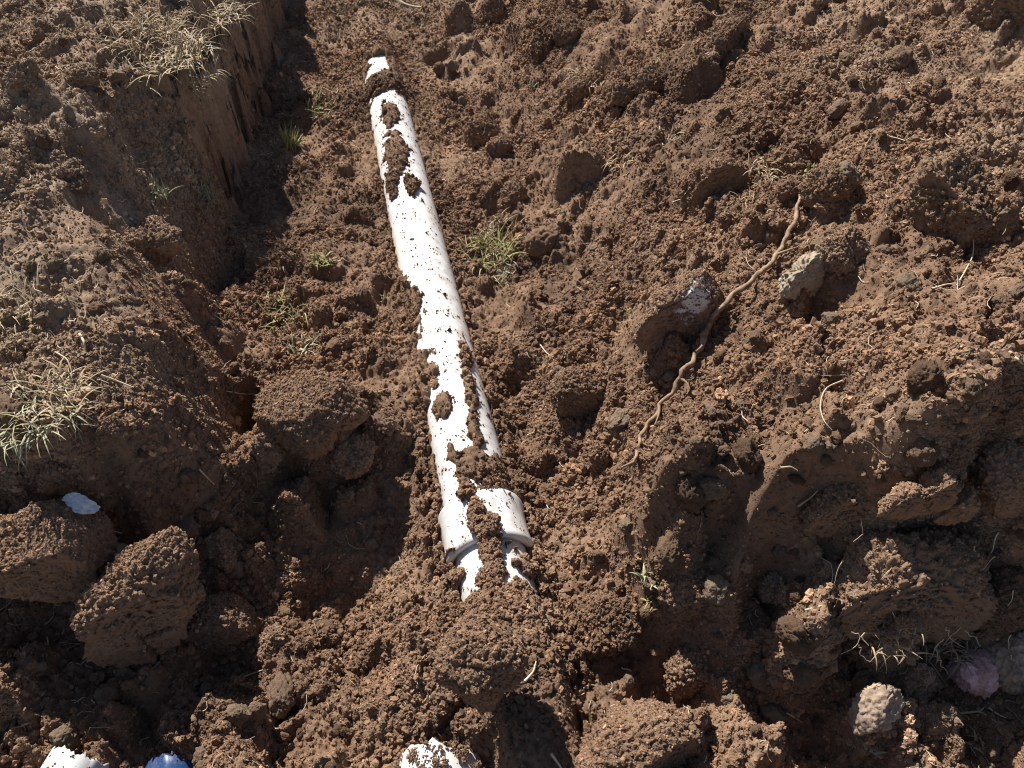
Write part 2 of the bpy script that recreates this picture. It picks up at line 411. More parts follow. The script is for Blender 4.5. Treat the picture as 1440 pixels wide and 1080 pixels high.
DAMP = (0.150, 0.097, 0.067); SUB = (0.228, 0.146, 0.098); TOP = (0.290, 0.219, 0.160)
def soil_material(name, kind_src, spread=1.0, bump_scale=260, bump=.5, sub=SUB, top=TOP):
    m, nt, b = mat(name); L = nt.links.new
    tc = N(nt, 'ShaderNodeTexCoord')
    mix = ramp(nt, [(0, DAMP), (.33, sub), (1, top)])
    at = N(nt, 'ShaderNodeAttribute', attribute_name='soil_kind', attribute_type=kind_src)
    L(at.outputs['Fac'], mix.inputs['Fac'])
    n1 = N(nt, 'ShaderNodeTexNoise'); n1.inputs['Scale'].default_value = 55; n1.inputs['Detail'].default_value = 5; n1.inputs['Roughness'].default_value = .65
    L(tc.outputs['Object'], n1.inputs['Vector'])
    r1 = ramp(nt, [(.28, (.62, .60, .58)), (.5, (1, 1, 1)), (.75, (1.30, 1.26, 1.2))])
    L(n1.outputs['Fac'], r1.inputs['Fac'])
    mul = N(nt, 'ShaderNodeMix', data_type='RGBA', blend_type='MULTIPLY'); mul.inputs['Factor'].default_value = spread
    L(mix.outputs['Color'], mul.inputs['A']); L(r1.outputs['Color'], mul.inputs['B'])
    out = mul.outputs['Result']
    if kind_src == 'INSTANCER':
        oi = N(nt, 'ShaderNodeObjectInfo')
        r2 = ramp(nt, [(0, (.70, .68, .66)), (.55, (1.02, 1, 1)), (.88, (1.28, 1.24, 1.16)), (.985, (1.7, 1.62, 1.5)), (1, (2.5, 2.4, 2.3))])
        L(oi.outputs['Random'], r2.inputs['Fac'])
        m2 = N(nt, 'ShaderNodeMix', data_type='RGBA', blend_type='MULTIPLY'); m2.inputs['Factor'].default_value = 1
        L(out, m2.inputs['A']); L(r2.outputs['Color'], m2.inputs['B']); out = m2.outputs['Result']
    L(out, b.inputs['Base Color'])
    b.inputs['Roughness'].default_value = .95; b.inputs['Specular IOR Level'].default_value = .12
    nb = N(nt, 'ShaderNodeTexNoise'); nb.inputs['Scale'].default_value = bump_scale; nb.inputs['Detail'].default_value = 6; nb.inputs['Roughness'].default_value = .7
    L(tc.outputs['Object'], nb.inputs['Vector'])
    bp = N(nt, 'ShaderNodeBump'); bp.inputs['Strength'].default_value = bump; bp.inputs['Distance'].default_value = .004
    L(nb.outputs['Fac'], bp.inputs['Height']); L(bp.outputs['Normal'], b.inputs['Normal'])
    return m

M_SOIL = soil_material('loose_soil', 'GEOMETRY', bump=.8)
M_CRUMB = soil_material('soil_crumb', 'INSTANCER', bump_scale=3, bump=.0)
M_CLOD = soil_material('soil_clod', 'GEOMETRY', bump=.9)
M_CLAY = soil_material('compact_soil', 'GEOMETRY', spread=.8, bump_scale=120, bump=.45, sub=(.205, .130, .087), top=(.25, .175, .123))

def stone_material(name, c1, c2, scale=14, patch=None, rough=.8):
    m, nt, b = mat(name); L = nt.links.new
    tc = N(nt, 'ShaderNodeTexCoord')
    n1 = N(nt, 'ShaderNodeTexNoise'); n1.inputs['Scale'].default_value = scale; n1.inputs['Detail'].default_value = 7; n1.inputs['Roughness'].default_value = .65
    L(tc.outputs['Object'], n1.inputs['Vector'])
    r1 = ramp(nt, [(.32, c1), (.68, c2)]); L(n1.outputs['Fac'], r1.inputs['Fac'])
    out = r1.outputs['Color']
    if patch:
        at = N(nt, 'ShaderNodeAttribute', attribute_name='patch', attribute_type='GEOMETRY')
        mx = N(nt, 'ShaderNodeMix', data_type='RGBA'); L(at.outputs['Fac'], mx.inputs['Factor']); L(out, mx.inputs['A']); mx.inputs['B'].default_value = (*patch, 1)
        out = mx.outputs['Result']
    L(out, b.inputs['Base Color']); b.inputs['Roughness'].default_value = rough
    n2_ = N(nt, 'ShaderNodeTexNoise'); n2_.inputs['Scale'].default_value = scale * 9; n2_.inputs['Detail'].default_value = 6
    L(tc.outputs['Object'], n2_.inputs['Vector'])
    bp = N(nt, 'ShaderNodeBump'); bp.inputs['Strength'].default_value = .5; bp.inputs['Distance'].default_value = .003
    L(n2_.outputs['Fac'], bp.inputs['Height']); L(bp.outputs['Normal'], b.inputs['Normal'])
    return m
M_PALE = stone_material('pale_stone', (.22, .17, .12), (.42, .36, .28))
M_PINK = stone_material('pink_stone', (.40, .23, .22), (.78, .54, .52), 30)
M_GREYSTONE = stone_material('grey_brown_stone', (.15, .11, .085), (.48, .36, .265), 26)
M_WHITEPATCH = stone_material('crusted_stone', (.13, .085, .058), (.27, .18, .125), 30, patch=(.58, .60, .62))

def pvc_material(name, c1, c2):
    m, nt, b = mat(name); L = nt.links.new
    tc = N(nt, 'ShaderNodeTexCoord')
    n1 = N(nt, 'ShaderNodeTexNoise'); n1.inputs['Scale'].default_value = 7; n1.inputs['Detail'].default_value = 8; n1.inputs['Roughness'].default_value = .7
    mp = N(nt, 'ShaderNodeMapping'); mp.inputs['Scale'].default_value = (1, .25, 1)
    L(tc.outputs['Object'], mp.inputs['Vector']); L(mp.outputs['Vector'], n1.inputs['Vector'])
    r1 = ramp(nt, [(.46, c1), (.66, c2), (.85, tuple(q * .8 for q in c2))])
    L(n1.outputs['Fac'], r1.inputs['Fac'])
    n3_ = N(nt, 'ShaderNodeTexNoise'); n3_.inputs['Scale'].default_value = 160; n3_.inputs['Detail'].default_value = 4
    L(tc.outputs['Object'], n3_.inputs['Vector'])
    r3 = ramp(nt, [(.60, (0, 0, 0)), (.70, (1, 1, 1))]); L(n3_.outputs['Fac'], r3.inputs['Fac'])
    mx = N(nt, 'ShaderNodeMix', data_type='RGBA'); mx.inputs['B'].default_value = (.45, .33, .24, 1)
    mm = N(nt, 'ShaderNodeMath', operation='MULTIPLY'); mm.inputs[1].default_value = .25
    L(r3.outputs['Color'], mm.inputs[0]); L(mm.outputs[0], mx.inputs['Factor']); L(r1.outputs['Color'], mx.inputs['A'])
    at = N(nt, 'ShaderNodeAttribute', attribute_name='mud', attribute_type='GEOMETRY')
    m2 = N(nt, 'ShaderNodeMix', data_type='RGBA'); m2.inputs['B'].default_value = (.30, .20, .14, 1)
    L(at.outputs['Fac'], m2.inputs['Factor']); L(mx.outputs['Result'], m2.inputs['A'])
    L(m2.outputs['Result'], b.inputs['Base Color'])
    rr_ = N(nt, 'ShaderNodeMapRange'); rr_.inputs['To Min'].default_value = .28; rr_.inputs['To Max'].default_value = .9
    L(at.outputs['Fac'], rr_.inputs['Value']); L(rr_.outputs['Result'], b.inputs['Roughness']); b.inputs['Specular IOR Level'].default_value = .5
    return m
M_PVC = pvc_material('white_pvc', (.76, .785, .81), (.75, .735, .69))
M_BLUE = pvc_material('blue_pvc', (.015, .055, .17), (.02, .065, .17))

def fibre_material(name, cols, rough=.7):
    m, nt, b = mat(name); L = nt.links.new
    at = N(nt, 'ShaderNodeAttribute', attribute_name='shade', attribute_type='GEOMETRY')
    r = ramp(nt, [(k / (len(cols) - 1), c) for k, c in enumerate(cols)])
    L(at.outputs['Fac'], r.inputs['Fac']); L(r.outputs['Color'], b.inputs['Base Color']); b.inputs['Roughness'].default_value = rough
    return m
M_GREEN = fibre_material('green_grass', [(.40, .31, .16), (.26, .27, .085), (.39, .36, .13), (.20, .22, .07), (.42, .35, .20)])
M_PALEGREEN = fibre_material('pale_grass', [(.43, .38, .26), (.32, .33, .20), (.40, .37, .25), (.25, .27, .16)])
M_DRY = fibre_material('dry_grass', [(.36, .27, .15), (.46, .36, .22), (.26, .19, .11), (.52, .44, .30)])
M_STRAW = fibre_material('straw', [(.30, .21, .13), (.46, .36, .25), (.62, .53, .40)])
M_ROOT = fibre_material('root_bark', [(.11, .07, .045), (.25, .165, .105), (.38, .27, .18)])

# ------------------------------------------------------------------ mesh helpers
def mesh_np(name, verts, faces, smooth=True):
    me = bpy.data.meshes.new(name)
    verts = np.asarray(verts, np.float32); faces = np.asarray(faces, np.int32)
    n = faces.shape[1]
    me.vertices.add(len(verts)); me.vertices.foreach_set('co', verts.ravel())
    me.loops.add(faces.size); me.loops.foreach_set('vertex_index', faces.ravel())
    me.polygons.add(len(faces)); me.polygons.foreach_set('loop_start', np.arange(0, faces.size, n, dtype=np.int32))
    me.polygons.foreach_set('loop_total', np.full(len(faces), n, np.int32))
    me.update(calc_edges=True)
    me.polygons.foreach_set('use_smooth', np.full(len(faces), smooth))
    me.validate()
    return me
def set_attr(me, name, vals):
    a = me.attributes.new(name, 'FLOAT', 'POINT'); a.data.foreach_set('value', np.asarray(vals, np.float32).ravel())
def link(name, me, m=None, parent=None):
    o = bpy.data.objects.new(name, me); C.objects.link(o)
    if m and not me.materials: me.materials.append(m)
    if parent: o.parent = parent
    return o
def tag(o, label=None, cat=None, group=None, kind=None):
    if label: o['label'] = label
    if cat: o['category'] = cat
    if group: o['group'] = group
    if kind: o['kind'] = kind
    return o

# ------------------------------------------------------------------ ground
idx = np.arange(NR * NC).reshape(NR, NC)
quads = np.stack([idx[:-1, :-1], idx[:-1, 1:], idx[1:, 1:], idx[1:, :-1]], -1).reshape(-1, 4)
gv = np.stack([GX, GY, Zfull], -1).reshape(-1, 3)
gme = mesh_np('ground', gv, quads)
set_attr(gme, 'soil_kind', soil_kind(GX, GY, Zfull))
ground = tag(link('ground', gme, M_SOIL), kind='structure')

# ------------------------------------------------------------------ white pipes
def revolve(profile, origin, axis, seg=56, closed=False):
    """profile: list of (along, radius); returns verts, quads of a shell of revolution about the axis"""
    ax = Vector(axis).normalized(); up = Vector((0, 0, 1)); sd = ax.cross(up).normalized(); up = sd.cross(ax)
    v = []; f = []
    for a, r in profile:
        for k in range(seg):
            th = 2 * math.pi * k / seg
            v.append(Vector(origin) + ax * a + sd * (r * math.cos(th)) + up * (r * math.sin(th)))
    n = len(profile)
    for i in range(n if closed else n - 1):
        j = (i + 1) % n
        for k in range(seg):
            k2 = (k + 1) % seg
            f.append((i * seg + k, i * seg + k2, j * seg + k2, j * seg + k))
    return [tuple(p) for p in v], f
def tube_profile(a, b, R, w):
    return [(a + .002, R - w), (a, R - .002), (a + .002, R), (b - .002, R), (b, R - .002), (b - .002, R - w)]

ax3 = Vector((PDIR[0], PDIR[1], 0)); o3 = Vector((PA[0], PA[1], 0))
main_pipe = bpy.data.objects.new('drain_pipe', None); C.objects.link(main_pipe); main_pipe.location = o3
tag(main_pipe, 'long white plastic drain pipe lying half buried along the trench, dirt crumbs on top', 'pipe')
def long_profile(a, b, R, w, n):
    e = np.linspace(a + .004, b - .004, n)
    return [(a + .002, R - w), (a, R - .002)] + [(q, R) for q in e] + [(b, R - .002), (b - .002, R - w)]
def mud_film(v):
    x = v[:, 0] + PA[0]; y = v[:, 1] + PA[1]
    s_, t_ = pipe_st(x, y)
    mk = zat(mask, x, y)
    q = np.stack([s_, t_, v[:, 2]], -1)
    soft = sstep(-.65, .08, mk + .22 * n3(q * 40, 14)) * .8
    streak = sstep(.3, .9, n3(q * np.array([5, 30, 30]), 15) + .4 * n3(q * 60, 16)) * .45
    low = sstep(.08, .0, v[:, 2] + .02 * n3(q * 18, 17)) * .7
    spots = sstep(.5, .9, n3(q * 70, 18)) * sstep(.1, .6, n3(q * 7, 19)) * .35
    return np.clip(np.maximum.reduce([soft * (.6 + .5 * n3(q * 25, 20)), streak, low, spots]), 0, .9)
def pipe_part(name, profile, closed=True):
    v, f = revolve(profile, (0, 0, 0), ax3, seg=88, closed=closed)
    me = mesh_np(name, v, f); set_attr(me, 'mud', mud_film(np.array(v)))
    return link(name, me, M_PVC, main_pipe)
pipe_part('barrel', long_profile(-.10, 3.15, PIPE_R, .006, 420))
pipe_part('socket', [(-.235, .101), (-.235, .113), (-.228, .118)] + [(q, .119 - .004 * math.sin(math.pi * k / 17)) for k, q in enumerate(np.linspace(-.222, -.098, 18))] + [(-.090, .1195), (-.084, .117), (-.083, .1005)])
pipe_part('spigot', long_profile(-.63, -.12, .0965, .006, 80))

def loose_pipe(px, py, z, yaw, tiltz, R, length, m, label):
    """a broken length of pipe: the far end is snapped to a ragged edge"""
    x, y = on_plane(px, py, z)
    d = Vector((math.sin(yaw), -math.cos(yaw), tiltz)).normalized()
    v, f = revolve(long_profile(0, length, R, .005, 30), (0, 0, 0), d, seg=72, closed=True)
    v = np.array(v); al = v @ np.array(d)
    th = np.arctan2(v[:, 0], v[:, 2])
    jag = .014 * n2(th * 2.2 + px, th * 0, 23) + .008 * n2(th * 9, th * 0, 24)
    v = v + np.array(d)[None] * (np.clip(1 - al / .08, 0, 1) * jag)[:, None]
    me = mesh_np('pipe_offcut', v, f); set_attr(me, 'mud', np.clip((.32 + .5 * n3(v * 22, 25) + .4 * n3(v * 80, 26)) * (.25 if m == M_BLUE else 1), 0, .9))
    o = link('pipe_offcut', me, m); o.location = (x, y, z - R)
    tag(o, label, 'pipe', 'broken pipe ends at the bottom of the photo'); return o
loose_pipe(624, 1042, -.01, -.10, -.06, .105, .6, M_PVC, 'broken white pipe end below the pointed clod, sprinkled with dirt')
loose_pipe(98, 1052, -.0, -.25, -.03, .066, .6, M_PVC, 'sunlit broken white pipe end poking from soil in the lower left corner')
loose_pipe(238, 1058, -.09, .12, -.03, .07, .6, M_BLUE, 'shaded blue pipe end at the bottom edge, right of the sunlit white one')

# half-buried pale ring at the top edge
P, t = hit(586, 8, Z)
v, f = revolve([(-.02, .125), (.02, .125), (.02, .14), (-.02, .14)], (0, 0, 0), Vector((.12, -.25, 1)), seg=48, closed=True)
o = link('pipe_ring', mesh_np('pipe_ring', v, f), M_PALE); o.location = (P[0], P[1] + .10, P[2] + .02)
tag(o, 'pale half buried ring at the top edge of the photo', 'ring')

# ------------------------------------------------------------------ clods and stones
def ico(sub):
    bm = bmesh.new(); bmesh.ops.create_icosphere(bm, subdivisions=sub, radius=1)
    v = np.array([p.co for p in bm.verts]); f = np.array([[q.index for q in p.verts] for p in bm.faces]); bm.free()
    return v / np.linalg.norm(v, axis=1)[:, None], f
ICO = {k: ico(k) for k in (3, 4, 5, 6, 7)}
def facet_shape(d, seed, planes=12, lo=.62, hi=1.0, soft=.06):
    q = np.random.default_rng(seed)
    n = q.normal(size=(planes, 3)); n /= np.linalg.norm(n, axis=1)[:, None]
    o = q.uniform(lo, hi, planes)
    r = np.full(len(d), 1.0)
    for k in range(planes):
        c = d @ n[k]
        r = np.minimum(r, np.where(c > .05, o[k] / np.maximum(c, .05), 9))
    return r
def crumble(p, seed, s, amp):
    q = p / s
    return amp * s * (.55 * n3(q * 2.2 + seed, seed) + .35 * np.abs(n3(q * 5 + seed, seed + 1)) + .34 * n3(q * 11 + seed, seed + 2) + .26 * n3(q * 24 + seed, seed + 3))
def clod_mesh(seed, sub=5, amp=.16, planes=12, scale=(1, 1, 1)):
    d, f = ICO[sub]
    p = d * facet_shape(d, seed, planes)[:, None] * np.array(scale)
    p = p + d * crumble(p, seed, 1.0, amp)[:, None]
    return mesh_np('soil_clod', p, f)

R_CAM = np.array([[1, 0, 0], [0, SP, CP], [0, -CP, SP]]).T    # placeholder, filled below
# camera-facing frame in world axes: right, image-up, towards the camera
E_R = np.array([1., 0, 0]); E_U = np.array([0, SP, CP]); E_T = np.array([0, -CP, SP])

SAMPLED = []        # (verts world, tris, kind) of big clods that carry crumbs
def outline_clod(name, pts, label, cat, m, depth=.8, seed=1, cuts=(), amp=.10, raise_=.08, sub=6, patch=None, kind=.3, blocky=.75, group=None, grains=True, near=1.0, crack=None):
    pts = np.array(pts, float)
    c = (pts.min(0) + pts.max(0)) / 2
    P, t = hit(c[0], c[1] + (pts[:, 1].max() - c[1]) * .35, Z)
    d = ray(c[0], c[1]); t *= near
    sc = t / FPX
    rel = (pts - c) * sc; rel[:, 1] *= -1
    size = np.hypot(*(rel.max(0) - rel.min(0))) / 2
    ang = np.arctan2(rel[:, 1], rel[:, 0]); rad = np.hypot(rel[:, 0], rel[:, 1])
    k = np.argsort(ang); ang = ang[k]; rad = rad[k]
    ang = np.concatenate([ang - 2 * np.pi, ang, ang + 2 * np.pi]); rad = np.tile(rad, 3)
    dd, f = ICO[sub]
    # sphere direction in (right, up, towards)
    phi = np.arctan2(dd[:, 1], dd[:, 0]); rho = np.hypot(dd[:, 0], dd[:, 1])
    R = np.interp(phi, ang, rad)
    rho2 = rho ** blocky; tz = np.sign(dd[:, 2]) * np.abs(dd[:, 2]) ** blocky
    q = np.stack([np.cos(phi) * R * rho2, np.sin(phi) * R * rho2, tz * size * depth * .8], -1)
    w = q[:, :1] * E_R + q[:, 1:2] * E_U + q[:, 2:] * E_T
    for nrm, off in cuts:
        n_ = np.array(nrm, float); n_ /= np.linalg.norm(n_)
        ov = w @ n_ - off * size
        w = w - np.where(ov > 0, ov, 0)[:, None] * n_ * .96
    nd = w / np.maximum(np.linalg.norm(w, axis=1), 1e-6)[:, None]
    w = w + nd * (crumble(w, seed, size, amp * 1.35) + .010 * np.abs(n3(w * 60, seed + 5)) + .006 * n3(w * 140, seed + 6))[:, None]
    if crack:
        qq = np.stack([w @ E_R / sc + c[0], c[1] - w @ E_U / sc], -1)
        dm = np.full(len(w), 99.0)
        for line in crack:
            for (ax_, ay_), (bx_, by_) in zip(line[:-1], line[1:]):
                A_ = np.array([ax_, ay_], float); B_ = np.array([bx_, by_], float); D_ = B_ - A_
                h_ = np.clip(((qq - A_) @ D_) / (D_ @ D_), 0, 1)
                dm = np.minimum(dm, np.linalg.norm(qq - A_ - h_[:, None] * D_, axis=1))
        dm = dm + 1.0 * n3(w * 60, 4)
        w = w + (sstep(3.4, 1.2, dm) * (w[:, 1] < .02) * .035)[:, None] * np.array([0, 1.0, .2])
    me = mesh_np(name, w, f)
    o = link(name, me, m)
    ctr = np.array([0, 0, CAM_H]) + d * t + np.array([0, 0, raise_ * size])
    o.location = ctr
    set_attr(me, 'soil_kind', np.clip(kind + .25 * n3(w / size * 1.5, seed + 9), 0, 1))
    if patch is not None:
        ppx, ppy, prx, pry = patch
        qq = w @ np.stack([E_R, E_U], 1)
        a = (qq[:, 0] - (ppx - c[0]) * sc) / (prx * sc); b_ = (qq[:, 1] + (ppy - c[1]) * sc) / (pry * sc)
        mk = 1.0 - np.hypot(a - b_ * .5, b_) + .5 * n3(w / size * 7, 5) + .35 * n3(w / size * 20, 6)
        set_attr(me, 'patch', sstep(0, .35, mk) * (w @ E_T > 0))
    tag(o, label, cat, group)
    if grains: SAMPLED.append((w + ctr, f, kind))
    return o

FRONT = ((.15, -1, .05), .42)
def cuts_for(seed):
    q = random.Random(seed)
    return [((q.uniform(-.7, .8), q.uniform(-1, .2), q.uniform(-.1, .9)), q.uniform(.4, .62)) for _ in range(q.randint(3, 5))]
outline_clod('soil_boulder', [(-40, 760), (0, 742), (40, 733), (75, 712), (140, 742), (150, 790), (140, 830), (90, 850), (40, 838), (0, 815), (-40, 800)],
             'large rounded brown boulder half cut by the left edge, crumbs and roots on top', 'boulder', M_CLAY, .8, 3, [FRONT, ((-.2, -.3, 1), .42)], .06, kind=.45, near=.94)
outline_clod('soil_clod', [(215, 768), (245, 752), (262, 775), (266, 820), (250, 890), (232, 935), (205, 966), (170, 957), (138, 942), (146, 900), (122, 872), (130, 845), (165, 808)],
             'tall upright clod with a cracked smooth front face in the left shade', 'clod', M_CLAY, .6, 5, [((.35, -1, .0), .24), ((-.5, .2, .8), .5)], .09, kind=.45, near=.92, sub=7, crack=[[(202, 898), (200, 912), (207, 925), (203, 938), (212, 952)], [(204, 905), (222, 897), (243, 888)], [(207, 925), (190, 930)]])
outline_clod('soil_clod', [(250, 908), (275, 860), (310, 843), (345, 860), (358, 888), (330, 908), (262, 918)],
             'low dark clod just right of the tall cracked clod', 'clod', M_CLAY, .8, 8, [FRONT], .07, kind=.3)
outline_clod('soil_slab', [(360, 540), (395, 518), (450, 508), (495, 540), (512, 566), (470, 588), (436, 626), (400, 614), (366, 592)],
             'flat topped soil slab with a sheer front face beside the dark hole', 'slab', M_CLAY, .5, 11, [((-.5, -1, .0), .5), ((.5, -1, .0), .55), ((-.2, -.25, 1), .36)], .07, kind=.35, raise_=-.26)
outline_clod('soil_clod', [(665, 883), (700, 898), (737, 925), (728, 962), (703, 985), (685, 1016), (650, 978), (614, 952), (630, 915)],
             'big pointed clod sitting on the buried end of the white pipe', 'clod', M_CLOD, .7, 13, [((-.4, -1, -.05), .46), ((.5, -1, -.05), .42)], .10, kind=.3, raise_=.3, near=.92)
outline_clod('soil_clod', [(785, 1100), (830, 1055), (880, 1015), (930, 1003), (966, 1020), (978, 1060), (975, 1110), (900, 1130)],
             'broad domed clod cut by the bottom edge, right of the pipe', 'clod', M_CLOD, .7, 17, [((.5, -1, .1), .34)], .08, kind=.3)
outline_clod('stone', [(893, 478), (912, 442), (950, 408), (985, 384), (1012, 408), (1004, 450), (985, 482), (950, 492), (905, 492)],
             'brown stone with a chalky white patch, under the long root', 'stone', M_WHITEPATCH, .6, 19, [((.2, -1, .1), .25), ((-.5, -.1, .9), .5), ((.8, -.3, .5), .55)], .075, patch=(971, 424, 24, 29), raise_=.04, near=.962)
outline_clod('stone', [(1098, 412), (1120, 385), (1138, 362), (1160, 382), (1158, 410), (1132, 422)],
             'pale wedge shaped stone just right of the long root', 'stone', M_PALE, .8, 23, [((.5, -.9, .2), .25)], .10, grains=False)
outline_clod('stone', [(1336, 952), (1342, 932), (1357, 938), (1363, 923), (1385, 924), (1395, 945), (1391, 962), (1366, 978), (1346, 970)],
             'small knobbly pink stone in the lower right shade', 'stone', M_PINK, .8, 29, [], .16, sub=5, grains=False, raise_=.35)
outline_clod('stone', [(1199, 1034), (1204, 998), (1228, 975), (1256, 977), (1265, 1000), (1242, 1013), (1216, 1026)],
             'grey brown angular stone left of the pink stone', 'stone', M_GREYSTONE, .7, 31, [((.6, -.5, .6), .4)], .07, sub=5, grains=False, raise_=.3)
outline_clod('stone', [(1388, 922), (1410, 894), (1460, 888), (1470, 985), (1425, 975), (1393, 952)],
             'dark grey boulder cut by the right edge beside the pink stone', 'boulder', M_GREYSTONE, .8, 37, [FRONT], .05, grains=False)
outline_clod('stone', [(148, 800), (150, 775), (165, 770), (180, 778), (176, 792), (160, 812)],
             'small cream stone between the edge boulder and the tall clod', 'stone', M_PALE, .8, 41, [], .08, sub=4, grains=False, raise_=.5)
outline_clod('stone', [(738, 342), (752, 328), (775, 326), (790, 340), (778, 356), (752, 362)],
             'rounded reddish stone right of the yellow green tuft', 'stone', M_CLAY, .8, 43, [], .05, sub=5, kind=.1, grains=False)
outline_clod('soil_clod', [(778, 545), (804, 528), (842, 536), (842, 582), (826, 602), (796, 592)],
             'squarish clod with dark front face right of the pipe, above the root end', 'clod', M_CLOD, .8, 47, [FRONT], .1, kind=.3, raise_=.25)
outline_clod('soil_clod', [(822, 655), (838, 628), (865, 640), (866, 664), (838, 674)],
             'small rounded clod left of the root\'s lower end', 'clod', M_CLOD, .8, 53, cuts_for(53), .16, sub=5, raise_=.3)
outline_clod('soil_clod', [(808, 895), (830, 850), (870, 845), (895, 870), (888, 905), (850, 915)],
             'rounded clod in the sun below right of the white socket', 'clod', M_CLOD, .8, 59, cuts_for(59), .16, kind=.15, raise_=.2)
outline_clod('soil_clod', [(940, 955), (948, 928), (978, 920), (990, 950), (985, 985), (955, 990)],
             'upright clod with sunlit cap at the edge of the right shade', 'clod', M_CLOD, .8, 61, [FRONT], .12, kind=.35, raise_=.3)
outline_clod('soil_clod', [(930, 835), (960, 800), (1000, 815), (1012, 860), (985, 872), (945, 860)],
             'slab of lit soil overhanging the right shade below the small plant', 'clod', M_CLOD, .6, 67, [FRONT], .13, kind=.3, raise_=.15)
outline_clod('soil_clod', [(1066, 850), (1068, 825), (1082, 815), (1096, 835), (1094, 856)],
             'small ochre clod standing sunlit in the right shade, larger of a touching pair', 'clod', M_CLOD, .8, 71, [], .16, sub=5, kind=.9, raise_=.9)
outline_clod('soil_clod', [(1094, 855), (1096, 838), (1112, 836), (1118, 850), (1108, 858)],
             'small ochre clod sunlit in the right shade, smaller of a touching pair', 'clod', M_CLOD, .8, 73, [], .16, sub=5, kind=.9, raise_=.9)
outline_clod('soil_clod', [(1138, 735), (1140, 700), (1175, 675), (1230, 665), (1250, 690), (1215, 735), (1170, 745)],
             'dark overhanging block under the sunlit crest on the right', 'clod', M_CLAY, .7, 79, [((.1, -1, .05), .3)], .10, kind=.4, raise_=-.2, near=1.0)
for sd, lab, pts in [(83, 'left block of three stacked blocks with sunlit crests in the right shade', [(1240, 730), (1262, 700), (1280, 685), (1298, 700), (1298, 735), (1265, 738)]),
                     (89, 'top block of three stacked blocks with sunlit crests in the right shade', [(1296, 730), (1300, 690), (1318, 662), (1342, 672), (1340, 700), (1315, 738)]),
                     (97, 'right block of three stacked blocks with sunlit crests in the right shade', [(1322, 740), (1338, 702), (1358, 690), (1374, 708), (1366, 738), (1340, 748)])]:
    outline_clod('soil_clod', pts, lab, 'clod', M_CLAY, .8, sd, [((.1, -1, .0), .12), ((-.7, -.4, .6), .42), ((.8, -.2, .5), .5)], .10, kind=.5, raise_=.15, near=.93)
SOD = outline_clod('sod_clump', [(1180, 880), (1185, 800), (1215, 755), (1290, 740), (1372, 760), (1395, 830), (1370, 890), (1290, 905), (1220, 900)],
             'big dark clump of sod with hanging dry roots in the right shade', 'sod', M_CLAY, .5, 101, [((.0, -1, .1), .22)], .16, kind=.55, raise_=-.1, near=.95)
outline_clod('soil_clod', [(1388, 700), (1392, 620), (1420, 600), (1460, 610), (1460, 720), (1410, 735)],
             'angular grey block at the right edge below the sunlit crest', 'clod', M_CLAY, .7, 103, [FRONT], .08, kind=.8, raise_=.1)
outline_clod('soil_clod', [(1385, 860), (1390, 815), (1440, 800), (1470, 830), (1460, 885), (1410, 890)],
             'reddish brown lump at the right edge above the dark boulder', 'clod', M_CLOD, .7, 104, [FRONT], .12, kind=.1, raise_=.1)
outline_clod('soil_clod', [(975, 82), (1000, 50), (1030, 28), (1058, 40), (1060, 75), (1030, 92)],
             'big clod with a shaded right side on the slope near the top edge', 'clod', M_CLOD, .8, 107, [((.8, -.6, .1), .3), ((-.3, .1, 1), .4)], .15, kind=.4, raise_=0)
outline_clod('soil_clod', [(1362, 25), (1375, 0), (1450, -20), (1470, 40), (1420, 50), (1385, 48)],
             'large clod in the top right corner', 'clod', M_CLOD, .8, 109, [((-.6, -.8, .1), .35)], .14, kind=.4, raise_=0)
outline_clod('soil_clod', [(1292, 290), (1300, 232), (1345, 215), (1385, 240), (1392, 300), (1350, 345), (1310, 340)],
             'big earth hump with a dark left flank on the upper right slope', 'clod', M_CLOD, .7, 113, [((-.8, -.6, .0), .4), ((.3, -.5, .8), .45)], .17, kind=.45, raise_=-.1)
outline_clod('soil_clod', [(975, 282), (990, 258), (1015, 228), (1040, 240), (1045, 280), (1010, 292)],
             'clod cut to a smooth dark flat face, left of the root\'s top', 'clod', M_CLAY, .7, 127, [((.15, -1, .0), .15)], .06, kind=.3)
outline_clod('soil_clod', [(1092, 272), (1110, 252), (1128, 258), (1126, 290), (1105, 296)],
             'small clod with shaded front just left of the root\'s top end', 'clod', M_CLAY, .8, 131, [FRONT], .12, sub=5, kind=.3, raise_=.1)
outline_clod('soil_clod', [(1130, 268), (1150, 240), (1180, 240), (1190, 262), (1165, 288), (1140, 290)],
             'lumpy clod just right of the root\'s top end', 'clod', M_CLOD, .8, 137, cuts_for(137), .17, kind=.35, raise_=.05)
outline_clod('soil_clod', [(1150, 365), (1175, 335), (1215, 335), (1218, 360), (1195, 380), (1165, 385)],
             'angular clod with a pale flat top right of the wedge stone', 'clod', M_CLOD, .8, 139, cuts_for(139), .12, kind=.6, raise_=.1)
